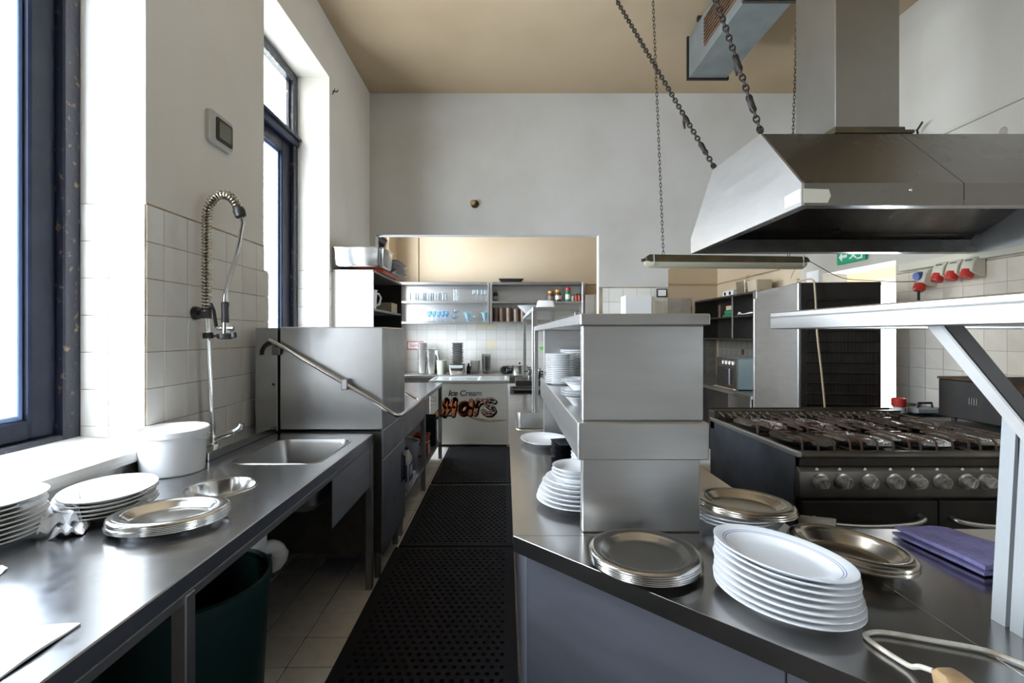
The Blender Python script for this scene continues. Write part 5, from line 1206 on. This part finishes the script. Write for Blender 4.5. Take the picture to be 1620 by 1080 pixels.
for i, (x, zz) in enumerate(((-.745, 0), (-.705, .055))):
    glass('dessert_bowl', 'clear glass dessert bowl on the lower shelf, %s one' % ('lower' if i == 0 else 'upper stacked'), goblet(.05, .085), x if i == 0 else -.735, SZ2+(0 if i == 0 else .0865), 'clear', 'clear dessert bowls')
for i, x in enumerate((-.565, -.31)):
    glass('sundae_glass', 'fluted aqua sundae glass on the lower shelf, %s of two' % ('left' if i == 0 else 'right'), sundae(.062, .135), x, SZ2, 'aqua_glass', 'aqua sundae glasses')
glass('shot_glass', 'small clear footed glass between the two aqua sundae glasses', goblet(.03, .085), -.45, SZ2, 'clear', 'small footed glass')
def jar(label, x, z, r, h, m, lid, lab=None):
    t = thing('jar', label, 'jar', (x, 7.08, z)); c = (x, 7.08, z)
    obj('jar_body', G().lathe([(0, 0), (r, 0), (r, h*.72), (r*.85, h*.8), (0, h*.8)], c, 18), m, t)
    obj('lid', G().lathe([(r*.92, h*.78), (r*.92, h), (0, h)], c, 18), lid, t)
    if lab: obj('label', G().lathe([(r*1.01, h*.15), (r*1.01, h*.5)], c, 18), lab, t)
jar('dark canister on the left of the jar shelf', -.15, SZ1, .035, .155, 'black', 'brown_tin', 'plastic_grey')
jar('brown jar with an orange lid, left one on the jar shelf', .665, SZ1, .045, .15, 'amber', 'orange_lid', 'cup_grey')
jar('taller brown jar with an orange lid and white label', .77, SZ1, .046, .17, 'amber', 'orange_lid', 'white_print')
jar('green jar with a dark red lid on the jar shelf', .92, SZ1, .042, .20, 'green', 'red', 'pale_green')
jar('small pale jar right of the green jar', .985, SZ1, .024, .10, 'plastic_white', 'plastic_grey')
jar('small red spice jar, left of two at the shelf end', 1.04, SZ1, .022, .115, 'red_tray', 'black')
jar('small red spice jar, rightmost on the shelf', 1.085, SZ1, .022, .115, 'red_tray', 'rust')
for i, x in enumerate((-.145, -.058, .047)):
    solo('canister', '%s brown canister from the left on the lower jar shelf' % NTH[i], 'canister', G().lathe([(0, 0), (.042, 0), (.042, .19), (.044, .19), (.044, .205), (0, .21)], (0, 0, 0), 20), 'brown_tin', (x, 7.08, SZ2), 'brown canisters on the lower jar shelf', 0, True)
for i, x in enumerate((.16, .26)):
    solo('canister', '%s dark canister behind the white bowl on the lower jar shelf' % ('left' if i == 0 else 'right'), 'canister', G().lathe([(0, 0), (.045, 0), (.045, .17), (.047, .17), (.047, .185), (0, .19)], (0, 0, 0), 20), 'brown_tin', (x, 7.08, SZ2), 'dark canisters on the lower jar shelf', 0, True)
gn_closed('black_tray', 'shallow black tray on top of the jar shelf', (.08, 7.1, 2.1655), .18, .12, .05, 'black_metal', .02, cat='tray')

# ------------------------------------------------------------------ far right of the back room
dc = thing('dark_cabinet', 'dark open wall cabinet on the right wall of the back room', 'cabinet', (3.02, 6.35, 1.33))
dy0, dy1 = 5.40, 7.24
obj('top_panel', G().box(2.85, XR-.002, dy0, dy1, 1.875, 1.90, .002), 'steel_dark', dc)
obj('bottom_panel', G().box(2.85, XR-.002, dy0, dy1, 1.33, 1.352, .002), 'steel_dark', dc)
obj('back_panel', G().box(XR-.012, XR-.002, dy0, dy1, 1.352, 1.875), 'black_metal', dc)
obj('shelf', G().box(2.86, XR-.012, dy0, dy1, 1.615, 1.632), 'steel_dark', dc)
for yy in (dy0, dy1-.02): obj('side_panel', G().box(2.85, XR-.012, yy, yy+.02, 1.352, 1.875), 'steel_dark', dc)
obj('divider', G().box(2.848, XR-.012, 6.03, 6.06, 1.352, 1.875, .002), 'steel', dc, 'pale steel divider')
solo('book_pile', 'small pile of green and cream boxes on the dark cabinet shelf', 'boxes', G().box(2.90, 3.1, 6.12, 6.42, 1.633, 1.66, .004).box(2.91, 3.09, 6.14, 6.40, 1.66, 1.72, .01), 'green', (3.0, 6.27, 1.6325))
solo('cream_box', 'cream box on top of the green boxes in the dark cabinet', 'box', G().box(2.91, 3.08, 6.20, 6.35, 1.721, 1.775, .004), 'tan', (3.0, 6.27, 1.721))
solo('folder', 'brown upright folder on the dark cabinet shelf', 'folder', G().box(2.90, 3.1, 6.50, 6.55, 1.6325, 1.80, .004), 'brown_tin', (3.0, 6.52, 1.6325))
solo('tin', 'small pink tin at the bottom of the dark cabinet', 'tin', G().lathe([(0, 0), (.04, 0), (.04, .07), (0, .07)], (0, 0, 0), 16), 'red_tray', (2.93, 6.14, 1.3525), local=True)
crumple('white_rag', 'white rag hanging over the dark cabinet shelf', 'rag', [(2.80, 5.45, 1.634), (2.80, 5.80, 1.634), (3.05, 5.80, 1.634), (3.05, 5.45, 1.634)], 14, 10, .05, 8, (2.92, 5.6, 1.634), 'cloth_white', .003)
cl = thing('alarm_clock', 'white and grey radio on top of the dark cabinet', 'radio', (3.0, 6.35, 1.9005))
obj('radio_body', G().loft([[(2.93+p_[0], yy, 1.9005+p_[1]) for p_ in ((0, 0), (.14, 0), (.14, .07), (.07, .10), (.01, .07))] for yy in (6.20, 6.50)]), 'plastic_white', cl)
obj('speaker_disc', G().cyl((2.932, 6.28, 1.94), (2.925, 6.28, 1.94), .022).cyl((2.932, 6.42, 1.94), (2.925, 6.42, 1.94), .022), 'black', cl)
solo('plastic_box', 'clear plastic storage box on the dark cabinet', 'box', G().loft([rr(3.0, 5.95, .09, .11, .02, 1.9005), rr(3.0, 5.95, .10, .12, .02, 2.06), rr(3.0, 5.95, .097, .117, .02, 2.06), rr(3.0, 5.95, .087, .107, .02, 1.905)]), 'clear_plastic', (3.0, 5.95, 1.9005))
solo('plastic_box', 'pinkish plastic box on the dark cabinet nearer the fridge', 'box', G().loft([rr(3.0, 5.68, .09, .10, .02, 1.9005), rr(3.0, 5.68, .10, .11, .02, 2.04), rr(3.0, 5.68, .097, .107, .02, 2.04), rr(3.0, 5.68, .087, .097, .02, 1.905)]), 'tan', (3.0, 5.68, 1.9005))
rc = thing('rear_counter', 'steel counter along the right wall of the back room', 'counter', (2.8, 6.0, 0))
obj('worktop', G().box(2.42, XR-.002, 4.75, YB-.01, .755, .79, .003), 'steel_old', rc)
obj('drawer_front', G().box(2.43, 2.45, 4.78, 5.25, .30, .75, .002), 'steel_old', rc); obj('drawer_front', G().box(2.43, 2.45, 6.1, YB-.1, .30, .75, .002), 'steel_old', rc)
obj('cabinet_body', G().box(2.50, XR-.01, 4.78, YB-.02, 0, .755), 'black_metal', rc)
M['tile_shaded'] = mat('shade_grey_tile', (.20, .185, .16), .3, color2=(.15, .135, .115), scale=4)  # grey tile colour darkened for the shade below the wall cabinet
gx = mesh_of('grey_tile', G().box(-.008, 0, -.0735, .0735, -.0645, .0645, .001), smooth=0); gx.materials.append(M['tile_shaded'])
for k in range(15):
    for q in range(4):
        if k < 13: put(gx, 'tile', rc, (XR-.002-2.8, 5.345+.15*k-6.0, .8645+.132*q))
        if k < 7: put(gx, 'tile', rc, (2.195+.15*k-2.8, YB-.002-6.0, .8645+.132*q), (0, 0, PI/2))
mw = thing('microwave', 'microwave oven with a blue-grey side beside the fridge', 'microwave', (2.72, 5.44, .79))
obj('casing', G().box(2.51, 2.92, 5.19, 5.69, .80, 1.135, .006), 'microwave', mw)
obj('front_frame', G().box(2.50, 2.512, 5.19, 5.69, .80, 1.135, .003), 'steel_dark', mw)
obj('door_window', G().box(2.494, 2.501, 5.32, 5.66, .84, 1.03, .002), 'black', mw)
obj('door_handle', G().tube([(2.50, 5.30, .84), (2.47, 5.30, .85), (2.47, 5.30, 1.02), (2.50, 5.30, 1.03)], .008, 8), 'steel', mw)
for k in range(4): obj('dial', G().cyl((2.50, 5.26+k*.08, 1.085), (2.485, 5.26+k*.08, 1.085), .022, seg=14), 'white_print', mw)
for x in (2.55, 2.88):
    for yy in (5.23, 5.65): obj('foot', G().cyl((x, yy, .7903), (x, yy, .802), .012, seg=8), 'black', mw)
gn_closed('sheet_tray', 'pale tray in front of the microwave on the rear counter', (2.465, 5.42, .7903), .028, .26, .012, 'steel_bright', .008, .004, cat='tray')
for yy in (6.45, 5.98): solo('wall_clip', 'brown wall clip under the dark cabinet, %s one' % ('far' if yy > 6.2 else 'near'), 'clip', G().box(XR-.03, XR-.002, yy-.02, yy+.02, 1.13, 1.20, .006), 'rust', (XR-.01, yy, 1.13), 'brown wall clips')
# items near the pier
ck = thing('wall_clock', 'small square dark-framed gauge on the tiled pier', 'gauge', (1.67, YF-.01, 1.84))
obj('frame', G().box(1.615, 1.725, YF-.03, YF-.008, 1.80, 1.89, .004), 'black', ck); obj('face', G().box(1.628, 1.712, YF-.033, YF-.029, 1.812, 1.878), 'white_print', ck)
wb = thing('white_cabinet', 'small bright white box before the tiled pier', 'cabinet', (1.38, 4.98, 1.45))
obj('box_body', G().box(1.22, 1.49, 4.90, 5.10, 1.45, 1.80, .006), 'plastic_white', wb); obj('side_strip', G().box(1.492, 1.53, 4.92, 5.10, 1.45, 1.79, .003), 'paper', wb)
obj('wall_mount', G().box(1.25, 1.46, 5.10, YF-.008, 1.5, 1.75), 'plastic_white', wb)
solo('steel_locker', 'grey steel box behind the far island shelf', 'cupboard', G().box(1.155, 1.295, 6.98, YB-.012, 1.60, 1.98, .004).box(1.30, 1.42, 6.98, YB-.012, 1.60, 1.98, .004), 'brick_grey', (1.28, 7.1, 1.6))
solo('render_patch', 'bare grey patch on the back wall right of the pier', 'plaster damage', G().box(2.35, 2.80, YB-.006, YB-.001, 1.60, 1.95), 'brick_grey', (2.6, YB, 1.6))
